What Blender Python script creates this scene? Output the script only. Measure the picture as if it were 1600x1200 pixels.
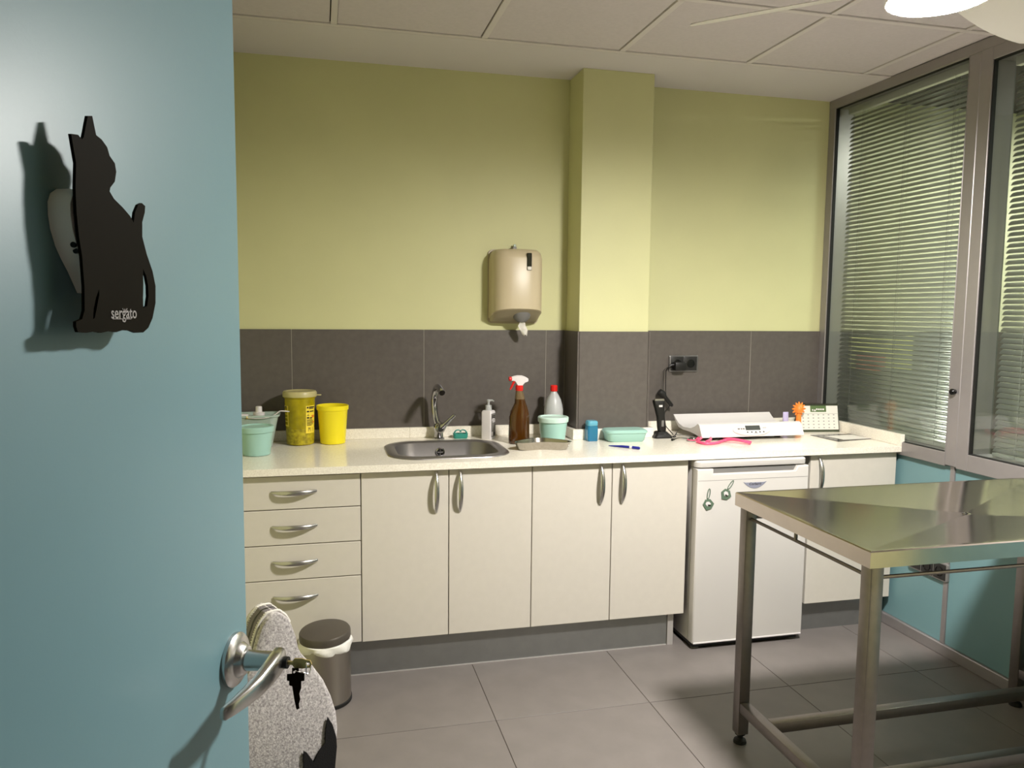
import bpy, bmesh, math, random
from mathutils import Vector, Matrix
random.seed(7)
for o in list(bpy.data.objects): bpy.data.objects.remove(o)
scene = bpy.context.scene
COL = scene.collection
PI = math.pi

# ------------------------------------------------------------------ camera
CAM_H = 1.479
F_PX, YAW, PITCH, ROLL = 1221.87, 0.2408, 0.0938, 0.0100
def cam_basis():
    fw = Vector((math.sin(YAW)*math.cos(PITCH), math.cos(YAW)*math.cos(PITCH), -math.sin(PITCH)))
    r = Vector((math.cos(YAW), -math.sin(YAW), 0)); u = r.cross(fw)
    return r*math.cos(ROLL)+u*math.sin(ROLL), u*math.cos(ROLL)-r*math.sin(ROLL), fw
CR, CU, CF = cam_basis()
CAM = Vector((0, 0, CAM_H))
cd = bpy.data.cameras.new('camera'); cam = bpy.data.objects.new('camera', cd); COL.objects.link(cam)
cd.sensor_width = 36; cd.lens = F_PX/1600*36; cd.clip_start = .02
cam.matrix_world = Matrix(((CR.x, CU.x, -CF.x, 0), (CR.y, CU.y, -CF.y, 0), (CR.z, CU.z, -CF.z, CAM_H), (0, 0, 0, 1)))
scene.camera = cam

# ------------------------------------------------------------------ world and exposure
w = bpy.data.worlds.new('world'); scene.world = w; w.use_nodes = True
w.node_tree.nodes['Background'].inputs[0].default_value = (.6, .6, .62, 1)
w.node_tree.nodes['Background'].inputs[1].default_value = .10
vs = scene.view_settings
vs.view_transform = 'Standard'; vs.look = 'None'; vs.gamma = 1; vs.use_curve_mapping = False
vs.exposure = 0.0
LAMP_POS = Vector((1.49, 1.70, 2.255))     # the light dome under the ceiling fan
LAMP_STRENGTH = 785
LAMP_COL = (1.0, .955, .90)

# ------------------------------------------------------------------ materials
def lin(c):
    return tuple((v/255/12.92 if v/255 <= .04045 else ((v/255+.055)/1.055)**2.4) for v in c)+(1,)
MATS = {}
def mat(name, col, rough=.5, metal=0, var=0, vscale=20, bump=0, bscale=200, stretch=None, trans=0, coat=0,
        emit=0, spec=.5, alpha=1, ior=1.45, col2=None, sheen=0, rvar=0):
    m = bpy.data.materials.new(name); m.use_nodes = True
    nt = m.node_tree; b = nt.nodes['Principled BSDF']
    I = b.inputs
    I['Base Color'].default_value = lin(col); I['Roughness'].default_value = rough; I['Metallic'].default_value = metal
    I['Transmission Weight'].default_value = trans; I['Coat Weight'].default_value = coat; I['Coat Roughness'].default_value = .08
    I['Specular IOR Level'].default_value = spec; I['IOR'].default_value = ior; I['Alpha'].default_value = alpha
    I['Sheen Weight'].default_value = sheen
    if emit:
        I['Emission Color'].default_value = lin(col); I['Emission Strength'].default_value = emit
    if var or bump or rvar:
        tc = nt.nodes.new('ShaderNodeTexCoord'); mp = nt.nodes.new('ShaderNodeMapping')
        nt.links.new(tc.outputs['Object'], mp.inputs['Vector'])
        if stretch: mp.inputs['Scale'].default_value = stretch
    if var:
        n = nt.nodes.new('ShaderNodeTexNoise'); n.inputs['Scale'].default_value = vscale; n.inputs['Detail'].default_value = 5
        nt.links.new(mp.outputs[0], n.inputs['Vector'])
        mx = nt.nodes.new('ShaderNodeMix'); mx.data_type = 'RGBA'
        c1 = lin(col)
        c2 = lin(col2) if col2 else tuple(max(0, v*(1-var)) for v in c1[:3])+(1,)
        mx.inputs['A'].default_value = c2
        mx.inputs['B'].default_value = c1 if col2 else tuple(min(1, v*(1+var)) for v in c1[:3])+(1,)
        rp = nt.nodes.new('ShaderNodeMapRange'); rp.inputs['From Min'].default_value = .3; rp.inputs['From Max'].default_value = .7
        nt.links.new(n.outputs['Fac'], rp.inputs['Value']); nt.links.new(rp.outputs[0], mx.inputs['Factor'])
        nt.links.new(mx.outputs['Result'], I['Base Color'])
        if rvar:
            r2 = nt.nodes.new('ShaderNodeMapRange'); r2.inputs['To Min'].default_value = rough-rvar; r2.inputs['To Max'].default_value = rough+rvar
            nt.links.new(n.outputs['Fac'], r2.inputs['Value']); nt.links.new(r2.outputs[0], I['Roughness'])
    if bump:
        n2 = nt.nodes.new('ShaderNodeTexNoise'); n2.inputs['Scale'].default_value = bscale; n2.inputs['Detail'].default_value = 3
        nt.links.new(mp.outputs[0], n2.inputs['Vector'])
        bp = nt.nodes.new('ShaderNodeBump'); bp.inputs['Strength'].default_value = bump; bp.inputs['Distance'].default_value = .002
        nt.links.new(n2.outputs['Fac'], bp.inputs['Height']); nt.links.new(bp.outputs[0], I['Normal'])
    MATS[name] = m
    return m
def glass_mat(name, tint=(255, 255, 255), refl_rough=.0, ior=1.45):
    m = bpy.data.materials.new(name); m.use_nodes = True; nt = m.node_tree
    nt.nodes.remove(nt.nodes['Principled BSDF']); out = nt.nodes['Material Output']
    t = nt.nodes.new('ShaderNodeBsdfTransparent'); t.inputs[0].default_value = lin(tint)
    g = nt.nodes.new('ShaderNodeBsdfGlossy'); g.inputs['Roughness'].default_value = refl_rough
    lw = nt.nodes.new('ShaderNodeLayerWeight'); lw.inputs['Blend'].default_value = .5
    pw = nt.nodes.new('ShaderNodeMath'); pw.operation = 'POWER'; pw.inputs[1].default_value = 4.0
    nt.links.new(lw.outputs['Facing'], pw.inputs[0])
    fr = nt.nodes.new('ShaderNodeMath'); fr.operation = 'MULTIPLY_ADD'; fr.inputs[1].default_value = .9; fr.inputs[2].default_value = .045
    nt.links.new(pw.outputs[0], fr.inputs[0])
    mx = nt.nodes.new('ShaderNodeMixShader')
    nt.links.new(fr.outputs[0], mx.inputs[0]); nt.links.new(t.outputs[0], mx.inputs[1]); nt.links.new(g.outputs[0], mx.inputs[2])
    nt.links.new(mx.outputs[0], out.inputs[0]); MATS[name] = m
    return m
mat('green_paint', (206, 205, 156), .55, var=.03, vscale=3, bump=.12, bscale=160)
mat('lining', (226, 222, 190), .6)
mat('white_paint', (150, 148, 142), .7, var=.02, vscale=4, bump=.08, bscale=140)
mat('ceiling_paint', (216, 210, 214), .8, var=.015, vscale=3)
mat('ceiling_tile', (212, 204, 210), .85, var=.03, vscale=60, bump=.1, bscale=120)
mat('grid_metal', (222, 215, 218), .5)
mat('dark_gap', (40, 36, 33), .9)
mat('wall_tile', (92, 86, 82), .38, var=.09, vscale=35, bump=.05, bscale=90, rvar=.05)
mat('grout', (150, 145, 136), .9)
mat('floor_tile', (115, 109, 106), .42, var=.08, vscale=9, bump=.05, bscale=60, rvar=.06)
mat('floor_grout', (78, 70, 64), .9)
mat('counter', (248, 243, 231), .16, var=.06, vscale=170, col2=(228, 221, 207), spec=.5)
mat('cabinet', (208, 202, 192), .42, var=.015, vscale=30, bump=.04, bscale=500)
mat('cabinet_box', (176, 172, 162), .5)
mat('plinth', (150, 151, 150), .32, metal=.75, var=.04, vscale=20)
mat('alu', (156, 151, 151), .4, metal=.5, var=.02, vscale=30)
mat('alu_light', (196, 192, 190), .35, metal=.5)
mat('satin_metal', (196, 195, 193), .27, metal=1, bump=.03, bscale=300)
mat('chrome', (176, 176, 178), .08, metal=1)
mat('table_steel', (204, 195, 188), .15, metal=1, var=.03, vscale=30, bump=.03, bscale=9)
mat('leg_steel', (136, 129, 127), .38, metal=.9, var=.05, vscale=40, bump=.03, bscale=200)
mat('sink_steel', (150, 146, 145), .36, metal=.85, var=.02, vscale=60)
mat('tray_steel', (176, 171, 162), .2, metal=1)
mat('turquoise', (102, 136, 144), .42, spec=.6, var=.02, vscale=5, bump=.03, bscale=300)
mat('panel_turquoise', (114, 150, 156), .4, var=.02, vscale=5)
mat('black', (18, 17, 16), .45)
mat('black_acrylic', (21, 18, 8), .6, spec=.04)
mat('black_gloss', (14, 14, 14), .2)
mat('rubber', (22, 21, 20), .7)
mat('white_plastic', (216, 211, 211), .3)
mat('fridge_white', (206, 202, 198), .35, bump=.03, bscale=350)
mat('beige_plastic', (196, 182, 152), .34)
mat('beige_dark', (172, 160, 134), .35)
mat('grey_plastic', (120, 118, 116), .4)
mat('dark_window', (20, 20, 18), .1)
mat('paper', (220, 216, 208), .8, bump=.25, bscale=60)
mat('yellow_plastic', (244, 226, 34), .36)
mat('sharps_yellow', (176, 160, 14), .25, var=.25, vscale=30, trans=.18)
mat('sharps_fill', (196, 180, 40), .4, var=.4, vscale=60, col2=(128, 114, 10))
mat('sharps_lid', (206, 196, 140), .35, trans=.2)
mat('label_yellow', (240, 216, 70), .5)
mat('ink', (40, 34, 26), .6)
mat('ink_soft', (120, 116, 112), .7)
mat('ink_pale', (150, 147, 144), .7)
mat('orange_ink', (220, 130, 40), .6)
mat('teal_plastic', (156, 196, 186), .35)
mat('teal_lid', (196, 222, 212), .3)
mat('teal_dark', (46, 138, 124), .4)
mat('clear_lid', (196, 214, 204), .25, trans=.4)
glass_mat('clear_plastic', (226, 232, 230), .05)
mat('milky', (206, 208, 208), .35, trans=.3)
mat('brown_liquid', (74, 42, 8), .12, trans=.12, coat=.5)
mat('amber_clear', (150, 128, 96), .15, trans=.55)
mat('red_plastic', (206, 30, 26), .35)
mat('blue_clear', (60, 160, 205), .1, trans=.6)
mat('blue_lid', (120, 200, 226), .15, trans=.4)
mat('navy', (30, 34, 130), .35)
mat('pink', (240, 88, 130), .4)
mat('orange_toy', (240, 138, 56), .45)
mat('purple', (206, 196, 236), .4)
mat('calendar_green', (84, 106, 62), .5)
mat('calendar_dark', (60, 66, 46), .5)
mat('badge_silver', (140, 142, 158), .35)
mat('lcd', (66, 68, 66), .25)
mat('brass', (196, 174, 116), .42, metal=.7)
mat('felt', (206, 201, 199), .95, var=.4, vscale=190, col2=(132, 126, 126), bump=.5, bscale=320, sheen=.3)
mat('felt_black', (12, 11, 12), .95, bump=.4, bscale=320)
mat('zip_tape', (112, 107, 110), .85)
mat('zip_teeth', (220, 216, 210), .4)
mat('bin_steel', (176, 170, 162), .3, metal=1, bump=.02, bscale=200, stretch=(1, 1, .05))
mat('bin_lid', (84, 78, 71), .4, metal=.3)
mat('liner', (238, 236, 230), .45, bump=.4, bscale=50)
mat('slat', (172, 172, 164), .30, metal=.5)
mat('cord', (130, 130, 126), .8)
mat('cream_shade', (246, 242, 234), .45)
mat('fan_white', (238, 234, 230), .35)
mat('magnet_green', (92, 112, 94), .5)
mat('socket', (34, 33, 33), .35)
mat('socket_frame', (112, 110, 108), .3, metal=.5)
mat('stool', (70, 72, 76), .6)
mat('poster_yellow', (226, 222, 140), .6, var=.1, vscale=9)
mat('poster_red', (200, 110, 90), .6)
glass_mat('glass', (244, 248, 246), .0)
def emis(name, col, s):
    m = bpy.data.materials.new(name); m.use_nodes = True; nt = m.node_tree
    nt.nodes.remove(nt.nodes['Principled BSDF']); e = nt.nodes.new('ShaderNodeEmission')
    e.inputs[0].default_value = (*col, 1); e.inputs[1].default_value = s
    nt.links.new(e.outputs[0], nt.nodes['Material Output'].inputs[0]); MATS[name] = m
emis('lamp_glow', LAMP_COL, LAMP_STRENGTH)
emis('far_glow', (1, .95, .86), 55)

# ------------------------------------------------------------------ helpers
def V(*a): return Vector(a)
def ray(x, y): return CF+CR*((x-800)/F_PX)-CU*((y-600)/F_PX)
def on_plane(x, y, p0, n):
    d = ray(x, y); return CAM+d*((p0-CAM).dot(n)/d.dot(n))
def on_z(x, y, z): return on_plane(x, y, V(0, 0, z), V(0, 0, 1))
def on_y(x, y, yy): return on_plane(x, y, V(0, yy, 0), V(0, 1, 0))
def BM(): return bmesh.new()
def obj(name, bm, m, parent=None, smooth=False, loc=None):
    bmesh.ops.recalc_face_normals(bm, faces=bm.faces[:])
    me = bpy.data.meshes.new(name); bm.to_mesh(me); bm.free()
    if smooth:
        for p in me.polygons: p.use_smooth = True
        try: me.set_sharp_from_angle(angle=math.radians(38))
        except Exception: pass
    return mesh_obj(name, me, m, parent, loc)
def mesh_obj(name, me, m, parent=None, loc=None):
    if m and not me.materials: me.materials.append(MATS[m])
    o = bpy.data.objects.new(name, me); COL.objects.link(o)
    if parent: o.parent = parent
    if loc is not None: o.location = loc
    return o
def tag(o, label, cat, group=None, kind=None):
    o['label'] = label; o['category'] = cat
    if group: o['group'] = group
    if kind: o['kind'] = kind
    return o
def thing(name, label, cat, loc=(0, 0, 0), rz=0, group=None, kind=None):
    o = bpy.data.objects.new(name, None); COL.objects.link(o); o.empty_display_size = .05
    o.location = loc; o.rotation_euler = (0, 0, rz)
    return tag(o, label, cat, group, kind)
def box(bm, x0, x1, y0, y1, z0, z1, bev=0, seg=2, M=None):
    vs_ = [bm.verts.new(p) for p in ((x0, y0, z0), (x1, y0, z0), (x1, y1, z0), (x0, y1, z0), (x0, y0, z1), (x1, y0, z1), (x1, y1, z1), (x0, y1, z1))]
    fs = [bm.faces.new([vs_[i] for i in f]) for f in ((3, 2, 1, 0), (4, 5, 6, 7), (0, 1, 5, 4), (1, 2, 6, 5), (2, 3, 7, 6), (3, 0, 4, 7))]
    if bev:
        es = list({e for f in fs for e in f.edges})
        r = bmesh.ops.bevel(bm, geom=es, offset=bev, segments=seg, affect='EDGES', profile=.5)
        vs_ = list({v for f in r['faces'] for v in f.verts} | {v for v in vs_ if v.is_valid})
    if M: bmesh.ops.transform(bm, matrix=M, verts=vs_)
    return bm
def bx(*a, **k): return box(BM(), *a, **k)
def loft(bm, rings, cap0=True, cap1=True, closed=True):
    R = [[bm.verts.new(p) for p in r] for r in rings]
    n = len(R[0])
    for a, b in zip(R, R[1:]):
        for i in range(n if closed else n-1):
            j = (i+1) % n
            bm.faces.new((a[i], a[j], b[j], b[i]))
    if cap0: bm.faces.new(R[0][::-1])
    if cap1: bm.faces.new(R[-1])
    return bm
def ring(r, z, n=32, cx=0, cy=0, ry=None):
    ry = r if ry is None else ry
    return [V(cx+r*math.cos(2*PI*i/n), cy+ry*math.sin(2*PI*i/n), z) for i in range(n)]
def lathe(prof, n=32, cx=0, cy=0, cap0=True, cap1=True, bm=None):
    return loft(bm or BM(), [ring(max(r, 1e-4), z, n, cx, cy) for r, z in prof], cap0, cap1)
def rrect(w, d, r, z=0, cx=0, cy=0, n=6):
    pts = []
    for sx, sy, a0 in ((1, 1, 0), (-1, 1, PI/2), (-1, -1, PI), (1, -1, 1.5*PI)):
        for i in range(n+1):
            a = a0+PI/2*i/n
            pts.append(V(cx+sx*(w/2-r)+r*math.cos(a), cy+sy*(d/2-r)+r*math.sin(a), z))
    return pts
def tube(pts, rad, n=10, bm=None, flat=None, up=None):
    """swept tube; rad a number or list; flat = ratio of the second axis"""
    bm = bm or BM(); pts = [Vector(p) for p in pts]; N = len(pts)
    rads = rad if isinstance(rad, (list, tuple)) else [rad]*N
    rings = []; ref = None
    for i, p in enumerate(pts):
        t = (pts[min(i+1, N-1)]-pts[max(i-1, 0)]).normalized()
        if ref is None:
            u0 = Vector(up) if up else (V(0, 0, 1) if abs(t.z) < .9 else V(1, 0, 0))
            ref = (u0-t*u0.dot(t)).normalized()
        else: ref = (ref-t*ref.dot(t)).normalized()
        s = t.cross(ref)
        k = flat or 1
        rings.append([p+ref*(rads[i]*k*math.cos(2*PI*j/n))+s*(rads[i]*math.sin(2*PI*j/n)) for j in range(n)])
    return loft(bm, rings)
def smooth_path(pts, per=6):
    pts = [Vector(p) for p in pts]; out = []
    for i in range(len(pts)-1):
        p0, p1, p2, p3 = pts[max(i-1, 0)], pts[i], pts[i+1], pts[min(i+2, len(pts)-1)]
        for k in range(per):
            t = k/per
            out.append(.5*((2*p1)+(p2-p0)*t+(2*p0-5*p1+4*p2-p3)*t*t+(3*p1-p0-3*p2+p3)*t**3))
    out.append(pts[-1]); return out
def plate(loops, off, bm=None):
    """plate with holes: loops[0] outline, others holes (coplanar points); off = thickness vector"""
    bm = bm or BM(); off = Vector(off); tops = []; bots = []
    et = []; eb = []
    for lp in loops:
        a = [bm.verts.new(p) for p in lp]; b = [bm.verts.new(Vector(p)+off) for p in lp]
        n = len(a)
        for i in range(n):
            j = (i+1) % n
            bm.faces.new((a[i], a[j], b[j], b[i]))
            et.append(bm.edges.get((a[i], a[j]))); eb.append(bm.edges.get((b[i], b[j])))
    bmesh.ops.triangle_fill(bm, use_beauty=True, use_dissolve=False, edges=et)
    bmesh.ops.triangle_fill(bm, use_beauty=True, use_dissolve=False, edges=eb)
    return bm
def text_mesh(s, size, depth=.0006, shear=0, bold=0):
    c = bpy.data.curves.new('t', 'FONT'); c.body = s; c.size = size; c.extrude = depth; c.align_x = 'CENTER'; c.align_y = 'CENTER'
    c.shear = shear; c.offset = bold; c.resolution_u = 3
    o = bpy.data.objects.new('t', c); COL.objects.link(o)
    dg = bpy.context.evaluated_depsgraph_get()
    me = bpy.data.meshes.new_from_object(o.evaluated_get(dg))
    bpy.data.objects.remove(o); bpy.data.curves.remove(c)
    me.materials.clear()
    return me
def frame_matrix(o, ex, ey):
    ex = Vector(ex).normalized(); ey = Vector(ey).normalized(); ez = ex.cross(ey)
    return Matrix(((ex.x, ey.x, ez.x, o[0]), (ex.y, ey.y, ez.y, o[1]), (ex.z, ey.z, ez.z, o[2]), (0, 0, 0, 1)))

# ------------------------------------------------------------------ room dimensions
XL, XR = -.42, 2.635          # left wall, window partition
YB, YF = 3.702, .385          # back wall, front (door) wall
ZC = 2.5836
PX0, PX1, PY = 1.182, 1.532, 3.504   # pillar
ZT = 1.384                    # top of the wall tiles
CT, CB, CY = .873, .845, 3.043       # countertop top, bottom, front
UP = .922                     # top of the upstand
DY = 3.071                    # cabinet door fronts

# ---------------- floor
fl = tag(obj('floor', bx(-2.4, XR+2.4, -1.6, YB+.1, -.12, -.0015), 'floor_grout'), 'grey porcelain tiled floor with thin dark joints', 'floor', kind='structure')
tile_me = {}
def tile_obj(name, x0, x1, y0, y1, z0, z1, m, parent, bev=.0012):
    key = (round(x1-x0, 4), round(y1-y0, 4), round(z1-z0, 4), m)
    if key not in tile_me:
        bm = bx(-(x1-x0)/2, (x1-x0)/2, -(y1-y0)/2, (y1-y0)/2, -(z1-z0)/2, (z1-z0)/2, bev, 1)
        bmesh.ops.recalc_face_normals(bm, faces=bm.faces[:])
        me = bpy.data.meshes.new(name); bm.to_mesh(me); bm.free(); me.materials.append(MATS[m]); tile_me[key] = me
    o = bpy.data.objects.new(name, tile_me[key]); COL.objects.link(o); o.parent = parent
    o.location = ((x0+x1)/2, (y0+y1)/2, (z0+z1)/2)
    return o
G = .0014
xs = [XL]+[.601+.598*k for k in range(-1, 4)]+[XR]
ys = [-1.5]+[2.638+.6*k for k in range(-6, 2)]+[YB]
for i in range(len(xs)-1):
    for j in range(len(ys)-1):
        tile_obj('floor_tile', xs[i]+G, xs[i+1]-G, ys[j]+G, ys[j+1]-G, -.0015, .0005, 'floor_tile', fl, .0006)

# ---------------- ceiling
ce = tag(obj('ceiling', bx(-2.4, XR+2.4, -1.6, YB+.1, ZC+.022, ZC+.1), 'dark_gap'), 'white suspended ceiling of square panels in a metal grid', 'ceiling', kind='structure')
CX0, CY1 = .054, 3.266
obj('border_band', bx(XL, XR, CY1+.008, YB, ZC, ZC+.012), 'ceiling_paint', ce)
cx = [CX0+.6*k for k in range(-1, 5)]; cy = [CY1-.6*k for k in range(0, 5)]
obj('grid_bar', bx(XL, XR, CY1-.018, CY1+.006, ZC, ZC+.01), 'grid_metal', ce)
for y in cy[1:]: obj('grid_bar', bx(XL, XR, y-.012, y+.012, ZC, ZC+.01), 'grid_metal', ce)
ylim = [(cy[k+1]+.014, cy[k]-(.0215 if k == 0 else .0155)) for k in range(4)]+[(YF, cy[4]-.0155)]
for x in cx:
    for (a, b) in ylim: obj('grid_bar', bx(x+.001, x+.025, a, b, ZC, ZC+.01), 'grid_metal', ce)
xl = [(XL, cx[0]-.0035)]+[(cx[k]+.0262, cx[k+1]-.0035) for k in range(5)]+[(cx[5]+.0262, XR)]
for (a, b) in xl:
    for (c, d) in ylim: tile_obj('ceiling_panel', a, b, c+.001, d-.001, ZC+.004, ZC+.016, 'ceiling_tile', ce, .001)
obj('corridor_band', bx(-2.4, XR, -1.5, YF-.1, ZC, ZC+.012), 'ceiling_paint', ce)

# ---------------- back wall with tiles
wb = tag(obj('wall_back', bx(XL-.1, XR+2.4, YB, YB+.1, 0, ZC+.02), 'green_paint'), 'light green back wall above a band of dark grey tiles', 'wall', kind='structure')
pl = obj('pillar', bx(PX0, PX1, PY, YB, 0, ZC, .002, 1), 'green_paint', wb)
TT = .009
obj('grout_bed', bx(XL, PX0, YB-.0082, YB, CT, ZT-.002), 'grout', wb)
obj('grout_bed', bx(PX1, XR, YB-.0082, YB, CT, ZT-.002), 'grout', wb)
tz = (UP-.02, ZT)
for a, b in ((XL, -.127), (-.127, .476), (.476, 1.077), (1.077, PX0-TT), (PX1+TT, 2.197), (2.197, XR-.005)):
    tile_obj('wall_tile', a+.0012, b-.0012, YB-TT, YB, *tz, 'wall_tile', wb, .0006)
tile_obj('wall_tile', PX0-TT, PX0, PY-TT, YB-TT-.002, *tz, 'wall_tile', wb)
tile_obj('wall_tile', PX0+.001, PX1-.001, PY-TT, PY, *tz, 'wall_tile', wb)
tile_obj('wall_tile', PX1, PX1+TT, PY-TT, YB-TT-.002, *tz, 'wall_tile', wb)
obj('tile_band', bx(XR+.1, XR+2.3, YB-TT, YB, 0, ZT), 'wall_tile', wb)

# ---------------- left wall, front wall with the doorway, corridor shell
tag(obj('wall_left', bx(XL-.1, XL, YF-.1, YB, 0, ZC+.02), 'green_paint'), 'light green wall at the left end of the counter', 'wall', kind='structure')
DX0, DX1 = -.39, 1.75
bm = BM(); box(bm, XL, DX0, YF-.1, YF, 0, ZC); box(bm, DX1, XR, YF-.1, YF, 0, ZC); box(bm, DX0, DX1, YF-.1, YF, 2.08, ZC)
tag(obj('wall_front', bm, 'green_paint'), 'light green wall with the doorway the camera looks through', 'wall', kind='structure')
bm = BM(); box(bm, -2.4, XR+.1, -1.6, -1.5, 0, ZC); box(bm, -2.5, -2.4, -1.5, YF-.1, 0, ZC); box(bm, -2.4, XL, YF-.1, YF, 0, ZC); box(bm, XR, XR+.1, -1.5, YF, 0, ZC)
tag(obj('wall_corridor', bm, 'white_paint'), 'plain off-white corridor wall outside the doorway', 'wall', kind='structure')

# ---------------- right partition: lower panels, frames, windows, blinds
PXF = 2.607                   # front face of the aluminium frame
W1 = (2.785, 3.650); W2 = (1.70, 2.665)
wr = tag(obj('wall_right', bx(XR+.02, XR+.06, YF, YB, 0, .83), 'panel_turquoise'), 'aluminium partition with turquoise lower panels under the windows', 'wall', kind='structure')
for a, b in ((2.767, YB), (1.72, 2.743), (YF, 1.70)):
    obj('panel', bx(XR-.008, XR+.02, a, b, .05, .83, .002, 1), 'panel_turquoise', wr)
obj('divider', bx(XR-.014, XR+.02, 2.743, 2.767, .05, .835, .002, 1), 'alu', wr)
obj('divider', bx(XR-.014, XR+.02, 1.70, 1.72, .05, .835, .002, 1), 'alu', wr)
obj('mullion', bx(PXF, XR+.1, 2.725, W1[0], .835, 2.54, .003, 1), 'alu', wr)
obj('top_rail', bx(PXF, XR+.1, YF, YB, 2.54, ZC, .002, 1), 'alu', wr)
obj('panel', bx(PXF+.02, XR+.06, YF, 1.64, .83, 2.54), 'alu_light', wr)
tag(obj('baseboard_right', bx(XR-.022, XR+.02, YF, YB, 0, .05, .003, 1), 'alu'), 'grey aluminium skirting along the turquoise partition', 'baseboard', kind='structure')
def window(name, label, y0, y1, z0, z1, st_a, st_b, rail_b, rail_t):
    t = thing(name, label, 'window', (XR, (y0+y1)/2, z0), kind='structure')
    yc = (y0+y1)/2
    L_ = lambda a, b: (a-yc, b-yc)
    def part(nm, x0, x1, a, b, c, d, m, bev=.002): return obj(nm, bx(x0-XR, x1-XR, a-yc, b-yc, c-z0, d-z0, bev, 1), m, t)
    part('frame_stile', PXF, XR+.09, y1-st_b, y1, z0, z1, 'alu')
    part('frame_stile', PXF, XR+.09, y0, y0+st_a, z0, z1, 'alu')
    part('frame_rail', PXF, XR+.09, y0+st_a, y1-st_b, z0, z0+rail_b, 'alu')
    part('frame_rail', PXF, XR+.09, y0+st_a, y1-st_b, z1-rail_t, z1, 'alu')
    a, b, c, d = y0+st_a, y1-st_b, z0+rail_b, z1-rail_t
    g = .0022 if st_a < .01 else .004
    for q in ((a, a+g, c, d), (b-g, b, c, d), (a+g, b-g, c, c+g), (a+g, b-g, d-g, d)):
        part('gasket', PXF+.006, XR-.004, *q, 'rubber', 0)
    for x in (XR-.012, XR+.082): part('pane', x, x+.004, a, b, c, d, 'glass', 0)
    return t
window('window_1', 'fixed internal window beside the green wall with a blind between its panes', W1[0], YB-.001, .83, 2.54, .002, .051, .06, .004)
window('window_2', 'opening internal window at the right edge with a blind between its panes', 1.64, 2.725, .83, 2.54, .06, .058, .07, .05)

def slat_mesh(L):
    bm = BM(); wd = .0245; n = 5; pts = []
    for i in range(n+1):
        u = -wd/2+wd*i/n; pts.append((u, .0022*(1-(2*u/wd)**2)))
    prof = pts+[(u, z-.0005) for u, z in reversed(pts)]
    loft(bm, [[V(u, y, z) for u, z in prof] for y in (-L/2, L/2)])
    bmesh.ops.recalc_face_normals(bm, faces=bm.faces[:])
    me = bpy.data.meshes.new('slat'); bm.to_mesh(me); bm.free(); me.materials.append(MATS['slat'])
    for p in me.polygons: p.use_smooth = True
    return me
def blind(label, y0, y1, z0, z1, cords, tilt):
    t = thing('venetian_blind', label, 'blind', (XR+.038, (y0+y1)/2, z0), group='venetian blinds between the panes')
    L = y1-y0; yc = (y0+y1)/2
    obj('head_rail', bx(-.014, .014, -L/2-.01, L/2+.01, z1-z0-.035, z1-z0, .002, 1), 'alu_light', t)
    obj('bottom_rail', bx(-.012, .012, -L/2, L/2, .004, .018, .002, 1), 'slat', t)
    me = slat_mesh(L); p = .0222; n = int((z1-z0-.055)/p)
    for k in range(n):
        s = mesh_obj('slat', me, None, t, (0, random.uniform(-.0015, .0015), .032+p*k))
        s.rotation_euler = (0, math.radians(tilt+random.uniform(-.6, .6)), 0)
    for c in cords:
        bm = BM()
        for dx in (-.0135, .0135): tube([(dx, c-yc, .01), (dx, c-yc, z1-z0-.03)], .0009, 5, bm)
        tube([(.0, c-yc+.006, .01), (.0, c-yc+.006, z1-z0-.03)], .0009, 5, bm)
        obj('ladder_cord', bm, 'cord', t)
    return t
blind('grey slatted blind behind the glass of the window nearest the green wall', 2.80, 3.605, .892, 2.535, (2.91, 3.2, 3.5), -47)
blind('grey slatted blind behind the glass at the right edge of the photo', 1.72, 2.60, .902, 2.488, (1.85, 2.17, 2.49), -47)
k = lathe([(.010, 0), (.010, .008), (.013, .010), (.013, .018), (.009, .022)], 18)
bmesh.ops.transform(k, matrix=Matrix.Rotation(-PI/2, 4, 'Y'), verts=k.verts[:])
obj('lock_knob', k, 'black_gloss', wr, True, (PXF, 2.752, 1.155))

# the neighbouring room seen through the blinds
bm = BM(); box(bm, XR+2.3, XR+2.4, YF, YB, 0, ZC); box(bm, XR+.1, XR+2.4, YF-.1, YF, 0, ZC)
tag(obj('wall_beyond', bm, 'green_paint'), 'green wall of the neighbouring room behind the blinds', 'wall', kind='structure')
obj('wall_lining', bx(XR+.1, XR+2.3, YB-.006, YB, ZT, ZC), 'lining', bpy.data.objects['wall_beyond'])
t = thing('notice_board', 'yellow notice board seen blurred through the blind of the neighbouring room', 'board', (2.985, YB-TT, 1.17))
obj('backing', bx(-.20, .20, -.02, 0, 0, .19, .003, 1), 'poster_yellow', t)
obj('note', bx(-.16, .02, -.024, -.02, .0, .09), 'poster_red', t)
t = thing('ceiling_light', 'ceiling light of the neighbouring room behind the blinds', 'light', (3.6, 2.75, ZC-.05))
obj('housing', bx(-.3, .3, -.3, .3, .01, .05, .004, 1), 'fan_white', t)
obj('diffuser', bx(-.28, .28, -.28, .28, 0, .01), 'far_glow', t)

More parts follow.
